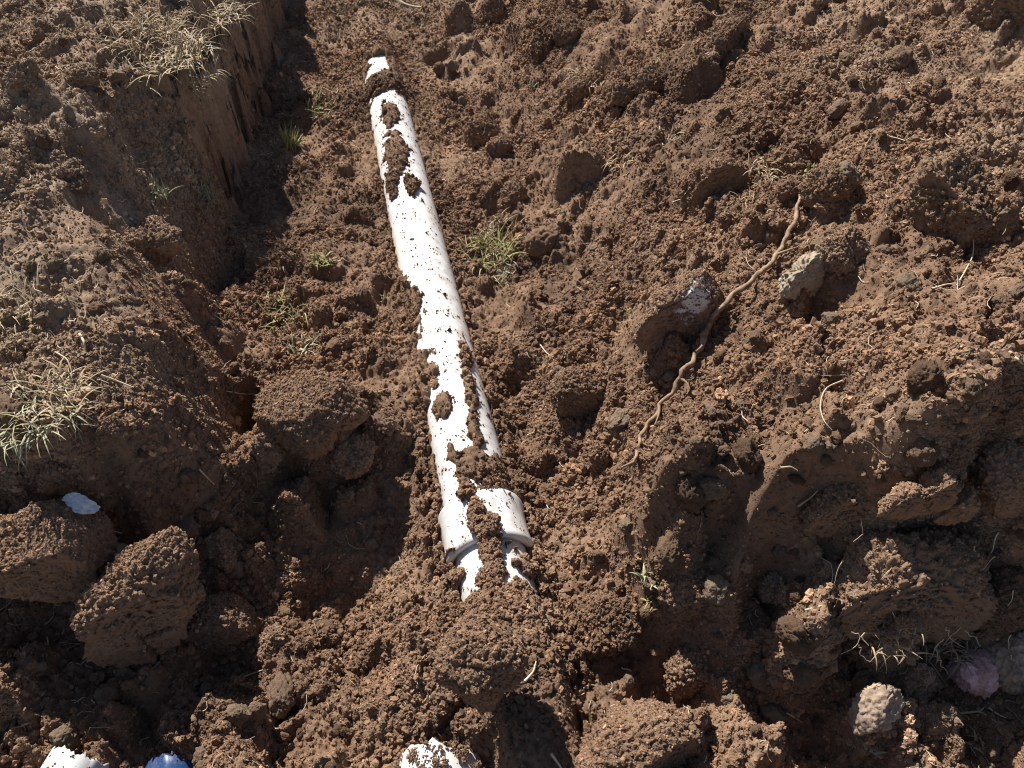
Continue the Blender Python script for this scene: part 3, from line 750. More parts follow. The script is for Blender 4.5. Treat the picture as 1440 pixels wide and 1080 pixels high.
for sd, lab, pts in [(149, 'large square dark clod left of the right slope, upper one of a touching pair', [(655, 208), (662, 175), (685, 165), (697, 180), (694, 212), (672, 222)]),
                     (151, 'squat dark clod left of the right slope, lower one of a touching pair', [(690, 222), (694, 196), (708, 190), (712, 215), (702, 228)]),
                     (157, 'rounded clod right of the pipe below the square dark clods', [(706, 262), (715, 240), (738, 238), (745, 258), (726, 270)]),
                     (163, 'tall dark clod right of the pipe above the yellow green tuft', [(705, 300), (708, 270), (725, 255), (738, 275), (732, 300)]),
                     (167, 'rounded clod topped with dry roots on the far right slope', [(795, 140), (805, 112), (835, 105), (848, 125), (842, 145), (815, 150)]),
                     (173, 'knobbly clod right of the one topped with dry roots', [(850, 140), (860, 118), (880, 116), (890, 138), (870, 150)]),
                     (179, 'flattened clod on the slope in line with the pipe\'s far tip', [(885, 125), (905, 102), (940, 105), (945, 122), (915, 132)]),
                     (181, 'rounded clod behind the pipe\'s far end at the top', [(675, 30), (690, 2), (712, 8), (712, 30), (695, 38)]),
                     (191, 'loaf shaped clod on the upper slope near the middle top', [(778, 50), (785, 30), (815, 26), (828, 42), (812, 62), (788, 66)])]:
    outline_clod('soil_clod', pts, lab, 'clod', M_CLOD, .8, sd, cuts_for(sd), .17, sub=5, kind=.35, raise_=.05)
for sd, lab, pts in [(193, 'bun shaped sunlit clod on the left bank\'s front edge above the shade', [(138, 612), (142, 596), (160, 588), (176, 596), (178, 612), (158, 618)]),
                     (197, 'knobbly clod on the ledge between dark hole and trench shade', [(352, 660), (358, 625), (378, 605), (392, 630), (386, 660)]),
                     (199, 'small round clod beside the slab\'s front corner', [(435, 620), (440, 608), (455, 607), (463, 618), (450, 628)]),
                     (211, 'dark blocky clod on the ledge right of the slab, above the trench shade', [(470, 660), (478, 625), (500, 610), (522, 622), (518, 655), (490, 668)]),
                     (223, 'small upright clod on the soil ridge left of the pipe', [(536, 606), (540, 594), (552, 592), (554, 606)]),
                     (227, 'grey upright block in the shade under the left bank', [(292, 800), (298, 758), (320, 750), (332, 765), (330, 795), (312, 805)]),
                     (229, 'grey block in the shade below the dry grass tuft', [(70, 690), (78, 640), (102, 632), (110, 665), (104, 690)]),
                     (233, 'flat grey stone block behind the edge boulder', [(22, 735), (30, 712), (70, 702), (98, 712), (90, 735)]),
                     (239, 'pale crumb topped clod at the rim of the left trench shade', [(362, 918), (372, 892), (395, 890), (408, 912), (390, 930)]),
                     (241, 'tan flattened stone on the crest of the left bank', [(165, 350), (185, 330), (235, 322), (255, 345), (225, 362), (185, 364)]),
                     (251, 'upright tan clod standing on the upper left bank', [(88, 255), (92, 228), (105, 224), (116, 240), (116, 262), (100, 268)]),
                     (257, 'broad clod near the left edge on the upper bank', [(10, 118), (25, 100), (60, 100), (68, 118), (40, 130)]),
                     (263, 'clod near the top of the left bank beside dry grass', [(98, 112), (110, 95), (132, 98), (135, 114), (115, 122)])]:
    outline_clod('soil_clod', pts, lab, 'clod', M_CLOD if sd not in (227, 229, 233, 241) else M_CLAY, .8, sd, cuts_for(sd), .17, sub=5, kind=.5 if sd < 240 else .75, raise_=.1)

# scattered medium clods, individually
protos = []
for k in range(9):
    me = clod_mesh(400 + k * 7, 5, .30, 10 + k % 4, (1, .85 + .03 * k, .72 + .03 * k))
    set_attr(me, 'soil_kind', np.full(len(me.vertices), .12 * k)); me.materials.append(M_CLOD)
    protos.append(me)
ZONES = [('soil clods scattered on the left bank', 'soil clod lying loose on top of the left bank', 'left'),
         ('soil clods lying in the trench', 'soil clod lying on the trench floor near the pipe', 'floor'),
         ('soil clods scattered on the right slope', 'soil clod lying loose on the right hand slope', 'right'),
         ('soil clods in the right shade', 'soil clod lying in the shade at lower right', 'rshade'),
         ('soil clods in the left shade', 'soil clod lying in the shade at lower left', 'lshade')]
def zone(x, y):
    if y < 1.15 and x > .42: return 3
    if y < 1.25 and x < -.45: return 4
    f_ = float(np.interp(y, _FY, _FX))
    if x < f_ - .02: return 0
    if x < .25 + .1 * y: return 1
    return 2
LOOSE = []
cnt = 0; tries = 0
while cnt < 225 and tries < 9000:
    tries += 1
    px = random.uniform(-20, 1460); py = random.uniform(-5, 1085)
    P, t = hit(px, py, Z)
    s, tt = pipe_st(P[0], P[1])
    if abs(tt) < .15 and -.9 < s < 3.1: continue
    if any(math.hypot(px - a_, (py - b_) * 1.1) < c_ for a_, b_, c_ in [(955, 450, 80), (1130, 395, 45), (435, 590, 90), (60, 780, 110), (195, 860, 95), (675, 950, 75), (1366, 950, 45), (1232, 1005, 50), (640, 880, 50)]): continue
    zn = zone(P[0], P[1])
    r = .014 * (1 - random.random() * .97) ** (-1 / 2.4)
    r = min(r, .045) * (1.0 if zn != 1 else .8)
    if r * FPX / t < 7: continue
    if -1.2 < P[0] < -.9 and P[1] > 2.2 and random.random() < .9: continue
    me = random.choice(protos)
    o = bpy.data.objects.new('soil_clod', me); C.objects.link(o)
    o.location = (P[0], P[1], P[2] + r * random.uniform(.1, .45))
    o.rotation_euler = (random.uniform(0, 6.28), random.uniform(0, 6.28), random.uniform(0, 6.28))
    o.scale = (r * random.uniform(.9, 1.25), r * random.uniform(.8, 1.1), r * random.uniform(.75, 1.0))
    LOOSE.append((o, px, py, r, zn, me))
    cnt += 1

MARKS = [(70, 785, 'the edge boulder'), (200, 860, 'the tall cracked clod'), (310, 880, 'the low dark clod'), (435, 565, 'the flat topped slab'), (675, 945, 'the pointed clod'),
         (885, 1060, 'the broad domed clod'), (955, 440, 'the stone with the white patch'), (1132, 395, 'the pale wedge stone'), (1366, 950, 'the pink stone'), (1232, 1002, 'the grey brown stone'),
         (1425, 935, 'the dark boulder at the right edge'), (765, 342, 'the rounded reddish stone'), (812, 565, 'the squarish clod'), (845, 650, 'the clod beside the root end'), (965, 955, 'the clod with a sunlit cap'),
         (975, 840, 'the lit overhanging slab'), (1090, 840, 'the ochre pair'), (1195, 710, 'the dark overhanging block'), (1305, 705, 'the three stacked blocks'), (1285, 825, 'the sod clump'),
         (1020, 60, 'the big clod near the top edge'), (1415, 15, 'the clod in the top right corner'), (1345, 285, 'the big earth hump'), (1010, 262, 'the smooth cut dark clod'), (1160, 265, 'the root\'s top end'),
         (1185, 360, 'the pale topped angular clod'), (678, 195, 'the square dark clods'), (722, 285, 'the tall dark clod'), (820, 130, 'the clod topped with dry roots'), (690, 350, 'the yellow green tuft'),
         (410, 205, 'the bright green tuft'), (222, 275, 'the pale crest tuft'), (288, 282, 'the pale rim tuft'), (452, 368, 'the small green trench tuft'), (405, 445, 'the sparse green tuft'),
         (45, 590, 'the hanging dry tuft'), (230, 75, 'the dry grass mat'), (535, 95, 'the pipe\'s far tip'), (590, 300, 'the middle of the pipe'), (690, 740, 'the pipe\'s socket'), (911, 815, 'the pale rosette plant'),
         (1040, 410, 'the middle of the long root'), (920, 590, 'the lower part of the root'), (375, 635, 'the clod on the ledge'), (160, 605, 'the bun shaped clod'), (345, 575, 'the dark hole'),
         (100, 245, 'the upright tan clod'), (40, 115, 'the broad clod by the left edge'), (210, 345, 'the tan flattened stone'), (385, 912, 'the pale crumb topped clod'), (624, 1050, 'the speckled pipe end'),
         (95, 1065, 'the sunlit pipe end'), (235, 1068, 'the shaded pipe end'), (945, 190, 'the far whitish tuft'), (880, 222, 'the near whitish tuft'), (930, 88, 'the green sprig'), (585, 8, 'the pale ring'),
         (1160, 575, 'the hooked rootlet'), (1370, 360, 'the curved hanging rootlet'), (1425, 660, 'the grey block at the right edge'), (1300, 560, 'the sunlit crest'), (340, 120, 'the trench wall'), (312, 780, 'the grey upright block')]
slots = {}
for rec in LOOSE:
    o, px, py, r, zn, me = rec
    near_ = sorted(MARKS, key=lambda q: math.hypot(q[0] - px, q[1] - py))
    opts = []
    for q in near_[:5]:
        dx, dy = px - q[0], py - q[1]
        side_ = ('right of' if dx > 0 else 'left of') if abs(dx) > abs(dy) else ('below' if dy > 0 else 'above')
        opts.append((q[2], side_))
    pick = next((k for k in opts if k not in slots), opts[0])
    slots.setdefault(pick, []).append(rec)
for (mark, side_), recs in slots.items():
    recs.sort(key=lambda q: q[3])
    for k, (o, px, py, r, zn, me) in enumerate(recs):
        size_ = 'small' if r < .022 else ('medium' if r < .034 else 'large')
        order = '' if len(recs) == 1 else (', smallest there' if k == 0 else (', largest there' if k == len(recs) - 1 else ', middle sized one there'))
        if 0 < k < len(recs) - 1 and len(recs) > 3: order = ', ' + ('second' if k == 1 else 'third' if k == 2 else 'fourth' if k == 3 else 'fifth') + ' smallest there'
        tag(o, size_ + ' loose soil clod ' + side_ + ' ' + mark + order, 'clod', ZONES[zn][0])

# ------------------------------------------------------------------ long root and thin fibres
def tube_mesh(pts, radii, sides=8, wob=0.0, seed=0):
    pts = np.array(pts, float); n = len(pts)
    tan = np.gradient(pts, axis=0); tan /= np.linalg.norm(tan, axis=1)[:, None] + 1e-9
    v = []; f = []; q = np.random.default_rng(seed)
    ref = np.array([0, 0, 1.0])
    for i in range(n):
        a = np.cross(tan[i], ref); a /= np.linalg.norm(a) + 1e-9; b = np.cross(a, tan[i])
        for k in range(sides):
            th = 2 * math.pi * k / sides
            r = radii[i] * (1 + wob * q.uniform(-1, 1))
            v.append(pts[i] + (a * math.cos(th) + b * math.sin(th)) * r)
    for i in range(n - 1):
        for k in range(sides):
            k2 = (k + 1) % sides
            f.append((i * sides + k, i * sides + k2, (i + 1) * sides + k2, (i + 1) * sides + k))
    return v, f
def smooth_path(pts, n):
    pts = np.array(pts, float); k = np.arange(len(pts)); u = np.linspace(0, len(pts) - 1, n)
    out = np.stack([np.interp(u, k, pts[:, j]) for j in range(pts.shape[1])], -1)
    for _ in range(max(2, n // len(pts) // 2)):
        out[1:-1] = (out[:-2] + 2 * out[1:-1] + out[2:]) / 4
    return out
rp = [(1128, 250), (1126, 275), (1121, 300), (1108, 328), (1103, 345), (1085, 368), (1062, 390), (1038, 410), (1010, 435), (998, 452), (990, 475), (987, 490), (968, 510), (957, 530), (945, 552), (925, 575), (908, 600), (900, 620), (894, 640), (888, 660), (884, 682)]
pts = []
for k, (a, b) in enumerate(rp):
    P, t = hit(a, b, Z); pts.append(P)
pts = np.array(pts)
zz = pts[:, 2].copy()
for k in range(len(zz)):
    lo, hi = max(0, k - 2), min(len(zz), k + 3)
    pts[k, 2] = max(zz[k], zz[max(0, k - 1):k + 2].max() - .01, zz[lo:hi].mean()) + .018
# keep each point on its own sight line while it is lifted
for k, (a, b) in enumerate(rp):
    d = ray(a, b); tt = (CAM_H - pts[k, 2]) / -d[2]; pts[k, 0] = d[0] * tt; pts[k, 1] = d[1] * tt
path = smooth_path(pts, 90)
rad = .60 * np.interp(np.linspace(0, 1, 90), [0, .1, .45, .5, .55, .8, 1], [.008, .010, .013, .0165, .011, .009, .006]) * (1 + .16 * np.sin(np.arange(90) * 1.9) * np.sin(np.arange(90) * .63))
path = path + np.stack([n2(np.arange(90) * .33, np.zeros(90), 5) * .013, n2(np.arange(90) * .33, np.zeros(90), 6) * .010, n2(np.arange(90) * .3, np.zeros(90), 7) * .004], -1)
path = np.stack([np.interp(np.linspace(0, 89, 260), np.arange(90), path[:, q]) for q in range(3)], -1); rad = np.interp(np.linspace(0, 89, 260), np.arange(90), rad)
v, f = tube_mesh(path, rad, 14, .0, 3)
v = np.array(v); cl_ = np.repeat(path, 14, 0); rv_ = v - cl_
v = cl_ + rv_ * (1 + .30 * n3(v * np.array([90, 45, 90]), 11) + .16 * n3(v * 230, 12))[:, None]
root_e = bpy.data.objects.new('long_root', None); C.objects.link(root_e); root_e.location = tuple(path[0])
tag(root_e, 'long pale twisting root lying down the right slope', 'root')
me = mesh_np('stem', v - path[0], f); set_attr(me, 'shade', np.clip(.50 + .5 * n3(v * 60, 3) + .4 * n3(v * 220, 13), 0, 1)); link('stem', me, M_ROOT, root_e)
for k0, dv in [(60, (.06, .01, .02)), (95, (.03, .03, .015)), (136, (-.03, -.05, .02)), (170, (.02, -.04, .0)), (192, (-.02, -.07, .0)), (240, (-.04, -.02, .0))]:
    q = path[k0]; bp_ = smooth_path([q, q + np.array(dv) * .5 + np.array([0.006, 0, .004]), q + np.array(dv)], 8)
    v, f = tube_mesh(bp_ - path[0], np.linspace(.005, .0015, 8), 6, .1, k0)
    me = mesh_np('rootlet', v, f); set_attr(me, 'shade', np.full(len(v), .5)); link('rootlet', me, M_ROOT, root_e)

def fibre(px_pts, r, name, label, cat, m, lift=.012, shade=.6, group=None):
    q = []
    for a, b in px_pts:
        P, t = hit(a, b, Z); z = P[2] + lift
        d = ray(a, b); tt = (CAM_H - z) / -d[2]; q.append((d[0] * tt, d[1] * tt, z))
    path = smooth_path(q, 18)
    v, f = tube_mesh(path - path[0], np.linspace(r, r * .45, 18), 5, .1, int(px_pts[0][0]))
    me = mesh_np(name, v, f); set_attr(me, 'shade', np.full(len(v), shade))
    o = link(name, me, m); o.location = path[0]; return tag(o, label, cat, group)
for pts_, r, name, label in [
    ([(1345, 402), (1355, 385), (1368, 362), (1370, 340), (1362, 318)], .0022, 'rootlet', 'thin curved rootlet hanging under the earth hump at right'),
    ([(1310, 406), (1330, 400), (1345, 398)], .0024, 'straw', 'short pale straw left of the curved hanging rootlet'),
    ([(1185, 535), (1160, 545), (1152, 570), (1158, 592), (1170, 605)], .0022, 'rootlet', 'thin hooked rootlet curling in a hollow on the right slope'),
    ([(1097, 658), (1112, 656), (1122, 662)], .0025, 'rootlet', 'short white rootlet at the shade line below the sunlit crest'),
    ([(1122, 712), (1140, 700), (1150, 690)], .0024, 'rootlet', 'forked pale rootlet hanging under the dark overhanging block'),
    ([(1094, 1004), (1108, 1003), (1128, 1016)], .0030, 'straw', 'bent white straw on the dark ground left of the grey brown stone'),
    ([(1350, 1003), (1378, 1000), (1402, 1016)], .0030, 'straw', 'long bent straw below the pink stone'),
    ([(1390, 995), (1402, 1004), (1415, 1010)], .0028, 'straw', 'straw stub at right below the pink stone'),
    ([(1133, 858), (1152, 853), (1170, 846)], .0028, 'straw', 'straight pale straw right of the ochre pair'),
    ([(1300, 922), (1315, 940), (1332, 965)], .0018, 'rootlet', 'thin dark rootlet up left of the pink stone'),
    ([(65, 925), (68, 905), (66, 895)], .0028, 'straw', 'short wavy white straw below the edge boulder'),
    ([(145, 752), (160, 747), (172, 750)], .0022, 'rootlet', 'thin rootlet between the edge boulder and the tall clod'),
    ([(265, 775), (276, 755), (276, 738)], .0020, 'rootlet', 'hair thin rootlets rising right of the tall clod'),
    ([(335, 955), (352, 948), (370, 942)], .0030, 'rootlet', 'branched pale rootlet at the rim of the left shade'),
    ([(318, 550), (340, 554), (362, 554)], .0020, 'rootlet', 'white rootlet bridging the dark hole'),
    ([(78, 495), (95, 505), (102, 525), (98, 542)], .0024, 'straw', 'curved straw above the dry grass tuft on the left'),
    ([(142, 528), (165, 536), (188, 545)], .0036, 'straw', 'flat pale straw on the left bank right of the dry tuft'),
    ([(112, 470), (118, 480), (120, 492)], .0045, 'straw', 'short broad leaf blade on the left bank'),
    ([(280, 660), (292, 672), (302, 682)], .0026, 'straw', 'pale straw pair below the left bank\'s front edge'),
    ([(760, 485), (768, 496), (778, 502)], .0026, 'straw', 'short straw lying right of the pipe at mid height'),
    ([(1420, 495), (1432, 506), (1446, 520)], .0035, 'straw', 'pale straw at the right edge beside the dark gap'),
    ([(738, 958), (750, 945), (754, 930)], .0032, 'straw', 'upright straw between the pointed clod and the lit slope'),
    ([(775, 1060), (786, 1075), (792, 1085)], .0030, 'straw', 'straw at the bottom edge left of the domed clod')]:
    fibre(pts_, r, name, label, 'straw' if name == 'straw' else 'rootlet', M_STRAW, shade=random.uniform(.5, .95))

# ------------------------------------------------------------------ grass tufts
def tuft_part(owner, name, *a, **k):
    o = tuft(*a, **k); o.name = name
    for key in ('label', 'category'): del o[key]
    w_ = o.location.copy(); o.parent = owner; o.location = w_ - owner.location; return o
def tuft(px, py, h_px, n, label, m, spread=.9, droop=.5, width=.0030, base=.25, lean=(0, 0), name='grass_tuft', cat='grass', seed=0, lift=0):
    P, t = hit(px, py, Z)
    h = h_px * t / FPX
    q = np.random.default_rng(seed + int(px * 7 + py))
    n = int(n * 1.5); width *= .95; h *= 1.05; base *= 1.4
    V = []; F = []; S = []
    for k in range(n):
        az = q.uniform(0, 2 * math.pi); tilt = q.uniform(.1, spread); L_ = h * q.uniform(.45, 1.15)
        rb = h * base * math.sqrt(q.random()); ab = q.uniform(0, 6.28)
        p = np.array([rb * math.cos(ab), rb * math.sin(ab) * 1.1, -.004])
        p[2] += float(zat(Z, P[0] + p[0], P[1] + p[1])[0]) - P[2] if abs(float(zat(Z, P[0] + p[0], P[1] + p[1])[0]) - P[2]) < h * .5 else 0
        dirv = np.array([math.cos(az) * math.sin(tilt) + lean[0], math.sin(az) * math.sin(tilt) + lean[1], math.cos(tilt)])
        side = np.array([-math.sin(az), math.cos(az), 0]); w0 = width * q.uniform(.6, 1.3)
        b0 = len(V); sh = q.random(); segs = 5
        dr = droop * q.uniform(.4, 1.6); tw = q.uniform(-.5, .5)
        for i in range(segs + 1):
            u = i / segs
            w = w0 * (1 - u ** 1.6) + .0003
            s2 = side + np.array([0, 0, tw * u])
            V.append(p - s2 * w); V.append(p + np.array([0, 0, w * .5])); V.append(p + s2 * w); S += [sh] * 3
            dirv = dirv + np.array([q.uniform(-.12, .12), q.uniform(-.12, .12), -dr * .38]); dirv /= np.linalg.norm(dirv)
            p = p + dirv * L_ / segs
        for i in range(segs):
            a = b0 + i * 3
            F += [(a, a + 1, a + 4, a + 3), (a + 1, a + 2, a + 5, a + 4)]
    me = mesh_np(name, V, F); set_attr(me, 'shade', S)
    o = link(name, me, m); o.location = P + np.array([0, 0, lift]); return tag(o, label, cat)
tuft(410, 208, 30, 60, 'bright green grass tuft at the foot of the left trench wall', M_GREEN, .8, .3)
tuft(447, 152, 20, 34, 'small faded green tuft up the trench left of the pipe\'s far end', M_GREEN, 1.2, .4, .0026, .6)
tuft(222, 275, 24, 60, 'pale grass tuft on the left bank crest, left of a matching one', M_PALEGREEN, .9, .4, .0022, .35)
tuft(288, 282, 28, 80, 'pale grass tuft on the very rim of the left bank', M_PALEGREEN, .9, .4, .0022, .35)
tuft(690, 358, 34, 130, 'yellow green grass tuft right of the pipe', M_GREEN, 1.1, .6, .0024, .7)
tuft(705, 325, 26, 50, 'dry straw coloured tuft just behind the yellow green one', M_DRY, 1.2, .4, .0020, .6)
tuft(700, 385, 26, 50, 'drooping dull blades under the yellow green tuft', M_PALEGREEN, 1.3, .9, .0018, .6)
tuft(452, 368, 18, 36, 'small green tuft on the trench floor left of the pipe\'s middle', M_GREEN, 1.0, .5, .0024, .5)
tuft(405, 445, 30, 46, 'sparse green tuft on the trench floor above the slab', M_GREEN, 1.0, .5, .0026, .7)
tuft(425, 490, 24, 20, 'pale leafy weed just behind the flat topped slab', M_PALEGREEN, .9, .5, .0042, .4, name='weed', cat='weed')
tuft(325, 440, 22, 8, 'few green blades in the dark gap beside the left bank', M_PALEGREEN, .9, .3, .0026, .4)
tuft(45, 580, 62, 110, 'large dry pale tuft hanging over the left bank\'s front edge', M_PALEGREEN, 1.3, .9, .0026, .6, (0, -.5))
tuft(70, 560, 50, 110, 'straw mat on top of the large dry hanging tuft', M_DRY, 1.4, .8, .0020, .7)
tuft(25, 440, 46, 60, 'grey dry grass at the left edge of the photo', M_DRY, 1.3, .5, .0020, .6)
tuft(230, 75, 44, 260, 'dense mat of dry grass on the left bank beside the trench wall', M_DRY, 1.4, .7, .0024, 1.0)
tuft(290, 20, 40, 140, 'dry roots and grass overhanging the trench wall at the top', M_DRY, 1.4, .9, .0020, .9, (.3, -.2))
tuft(210, 40, 36, 80, 'dry grass patch behind the dense mat on the left bank', M_DRY, 1.4, .7, .0022, 1.0)
tuft(268, 110, 30, 80, 'dry grass fringe along the trench wall\'s rim', M_DRY, 1.3, .9, .0020, .9, (.3, -.1))
tuft(913, 812, 22, 22, 'small pale rosette plant at the edge of the right shade', M_PALEGREEN, 1.2, .6, .0036, .3, name='small_plant', cat='plant')
tuft(918, 842, 16, 12, 'tiny green sprout just below the pale rosette plant', M_GREEN, 1.2, .6, .0030, .3, name='sprout', cat='sprout')
tuft(1135, 236, 12, 16, 'tiny yellow green leaves at the root\'s top end', M_GREEN, 1.2, .5, .0050, .5, name='sprout', cat='sprout')
tuft(1062, 282, 26, 44, 'tangle of dry grass left of the root\'s upper part', M_DRY, 1.4, .8, .0018, .8)
tuft(945, 190, 18, 40, 'whitish dry tuft on the upper right slope, farther of two', M_DRY, 1.3, .5, .0020, .8)
tuft(880, 222, 22, 44, 'whitish dry strands on the upper right slope, nearer of two', M_DRY, 1.4, .7, .0018, .9)
tuft(930, 88, 16, 14, 'green sprig on the slope near the top of the photo', M_GREEN, 1.1, .4, .0030, .6)
tuft(1085, 235, 24, 40, 'dry roots over the dark hollow at the root\'s top', M_DRY, 1.4, 1.0, .0018, .9)
tuft_part(SOD, 'grass_fringe', 1335, 880, 40, 110, 'dry grass fringe hanging under the dark sod clump', M_DRY, 1.4, 1.0, .0020, .9, (0, -.5))
tuft_part(SOD, 'root_fringe', 1250, 880, 34, 60, 'sparse dry roots under the sod clump\'s left half', M_DRY, 1.4, 1.0, .0018, .9, (0, -.5))
tuft_part(SOD, 'grass_fringe', 1240, 800, 40, 60, 'grey dry grass on the left face of the sod clump', M_DRY, 1.4, .9, .0020, .6, (0, -.4))
tuft(1225, 1050, 20, 12, 'pale green sprig on the ground below the grey brown stone', M_PALEGREEN, 1.2, .4, .0034, .3, name='sprig', cat='sprig')
tuft(1390, 1062, 22, 24, 'dry wisps on the ground in the lower right corner', M_DRY, 1.4, .7, .0022, .8)
tuft(1360, 990, 16, 20, 'dry wisps just below the pink stone', M_DRY, 1.4, .7, .0022, .7)
tuft(1425, 490, 26, 26, 'pale dry blades in the dark gap at the right edge', M_DRY, 1.2, .6, .0024, .6)
tuft(825, 118, 20, 50, 'dry roots on top of the rounded clod on the far right slope', M_DRY, 1.5, 1.0, .0020, .9, lift=.03)
tuft(590, 30, 14, 24, 'faded grass below the pale ring at the top edge', M_DRY, 1.2, .5, .0030, 1.0)
tuft(745, 118, 12, 10, 'tiny whitish sprig on the clods right of the pipe\'s far end', M_PALEGREEN, 1.0, .3, .0030, .4, name='sprig', cat='sprig')
tuft_part(SOD, 'root_fringe', 1300, 790, 30, 40, 'fine roots hanging on the middle of the sod clump', M_DRY, 1.5, 1.1, .0014, .9, (0, -.5))

q_ = random.Random(5)
for k in range(26):
    a0, b0 = q_.uniform(1140, 1400), q_.uniform(690, 880)
    P, t = hit(a0, b0, Z); P = np.array([P[0], P[1] - .06 - .05 * q_.random(), P[2] + .02])
    L_ = q_.uniform(.025, .065); ang_ = q_.uniform(-2.6, -.5)
    st_ = [P + np.array([math.cos(ang_ + .5 * u_ * q_.uniform(-1, 1)) * L_ * u_, -.02 * u_ * u_, math.sin(ang_) * L_ * u_]) for u_ in (0, .35, .7, 1)]
    pth = smooth_path(st_, 10); pth = pth + np.stack([n2(np.arange(10) * .5 + k, np.zeros(10), 7) * .006] * 3, -1)
    v, f = tube_mesh(pth - np.array(SOD.location), np.linspace(.0013, .0006, 10), 5, .1, k)
    me = mesh_np('rootlet', v, f); set_attr(me, 'shade', np.full(len(v), q_.uniform(.3, 1)))
    link('rootlet', me, M_STRAW, SOD)

# crumpled plastic scrap on the boulder
P, t = hit(112, 712, Z)
n = 16; u = np.linspace(-1, 1, n)
U, W = np.meshgrid(u, u)
zz = .010 * n2(U * 2.3 + 4, W * 2.3, 8) + .006 * n2(U * 5, W * 5, 9) + .004
vv = np.stack([U * .045 * (1 - .25 * W * W), W * .022 * (1 - .4 * U * U) + U * -.008, zz - .010 * U * U], -1).reshape(-1, 3)
ii = np.arange(n * n).reshape(n, n)
ff = np.stack([ii[:-1, :-1], ii[:-1, 1:], ii[1:, 1:], ii[1:, :-1]], -1).reshape(-1, 4)
sc_m, nt, b = mat('white_plastic'); b.inputs['Base Color'].default_value = (.72, .74, .78, 1); b.inputs['Roughness'].default_value = .4
o = link('plastic_scrap', mesh_np('plastic_scrap', vv, ff), sc_m)
md = o.modifiers.new('thickness', 'SOLIDIFY'); md.thickness = .0012
d_ = ray(112, 708) * t * .93; o.location = (d_[0], d_[1], d_[2] + CAM_H); o.rotation_euler = (.7, .0, -.1)
tag(o, 'crumpled white plastic scrap behind the edge boulder', 'plastic scrap')

# ------------------------------------------------------------------ straw litter (stuff) and crumbs (stuff)
def frustum_points(n, margin=1.25, ymax=7.0):
    y = np.empty(0); x = np.empty(0)
    while len(x) < n:
        yy = rng.uniform(.3, ymax, n * 2); xx = rng.uniform(-1, 1, n * 2) * (0.95 + .62 * ymax)
        dep = 0.72 * yy + .70 * (CAM_H - .2)
        keep = (np.abs(xx) < .65 * dep * margin) & (rng.random(n * 2) < np.clip((1.6 / dep) ** 1.1, 0, 1))
        x = np.concatenate([x, xx[keep]]); y = np.concatenate([y, yy[keep]])
    return x[:n], y[:n]
sx, sy = frustum_points(9000, 1.2)
dens = .28 + .9 * sstep(-.8, -1.2, sx) + .3 * n2(sx * 2, sy * 2, 95) + .25 * sstep(.3, .8, sx)
dens = dens + .25 * sstep(.55, .8, sx) * sstep(1.5, 1.2, sy)
kp = rng.random(len(sx)) < dens; sx = sx[kp]; sy = sy[kp]
s_, t_ = pipe_st(sx, sy); kp = ~((np.abs(t_) < .13) & (s_ < 3)); sx = sx[kp]; sy = sy[kp]
V = []; F = []; S = []
for k in range(len(sx)):
    L_ = .018 * (1 - random.random() * .96) ** -.55; az = random.uniform(0, 6.28); cur = random.uniform(-1.6, 1.6); r = random.uniform(.0006, .0019)
    q = [];
    x, y = sx[k], sy[k]
    for i in range(5):
        q.append((x, y)); x += math.cos(az) * L_ / 4; y += math.sin(az) * L_ / 4; az += cur / 4 + random.uniform(-.3, .3)
    q = np.array(q); z = zat(Z, q[:, 0], q[:, 1])
    z = np.maximum(z, z.mean()) + .003 + .004 * rng.random(5)
    if z.max() - z.min() > L_: continue
    v, f = tube_mesh(np.column_stack([q, z]), [r, r, r * .9, r * .7, r * .4], 3)
    b0 = len(V); V += v; F += [tuple(b0 + i for i in g) for g in f]; S += [random.random()] * len(v)
me = mesh_np('straw_litter', V, F); set_attr(me, 'shade', S)
tag(link('straw_litter', me, M_STRAW), 'fine straw and root fibres strewn over the soil', 'litter', kind='stuff')

def sample_tris(v, f, n, weight=None):
    a, b, c = v[f[:, 0]], v[f[:, 1]], v[f[:, 2]]
    nr = np.cross(b - a, c - a); ar = np.linalg.norm(nr, axis=1) / 2
    w = ar if weight is None else ar * weight
    k = rng.choice(len(f), n, p=w / w.sum())
    r1_, r2_ = np.sqrt(rng.random(n)), rng.random(n)
    p = a[k] * (1 - r1_)[:, None] + b[k] * (r1_ * (1 - r2_))[:, None] + c[k] * (r1_ * r2_)[:, None]
    return p, nr[k] / (np.linalg.norm(nr[k], axis=1)[:, None] + 1e-12)

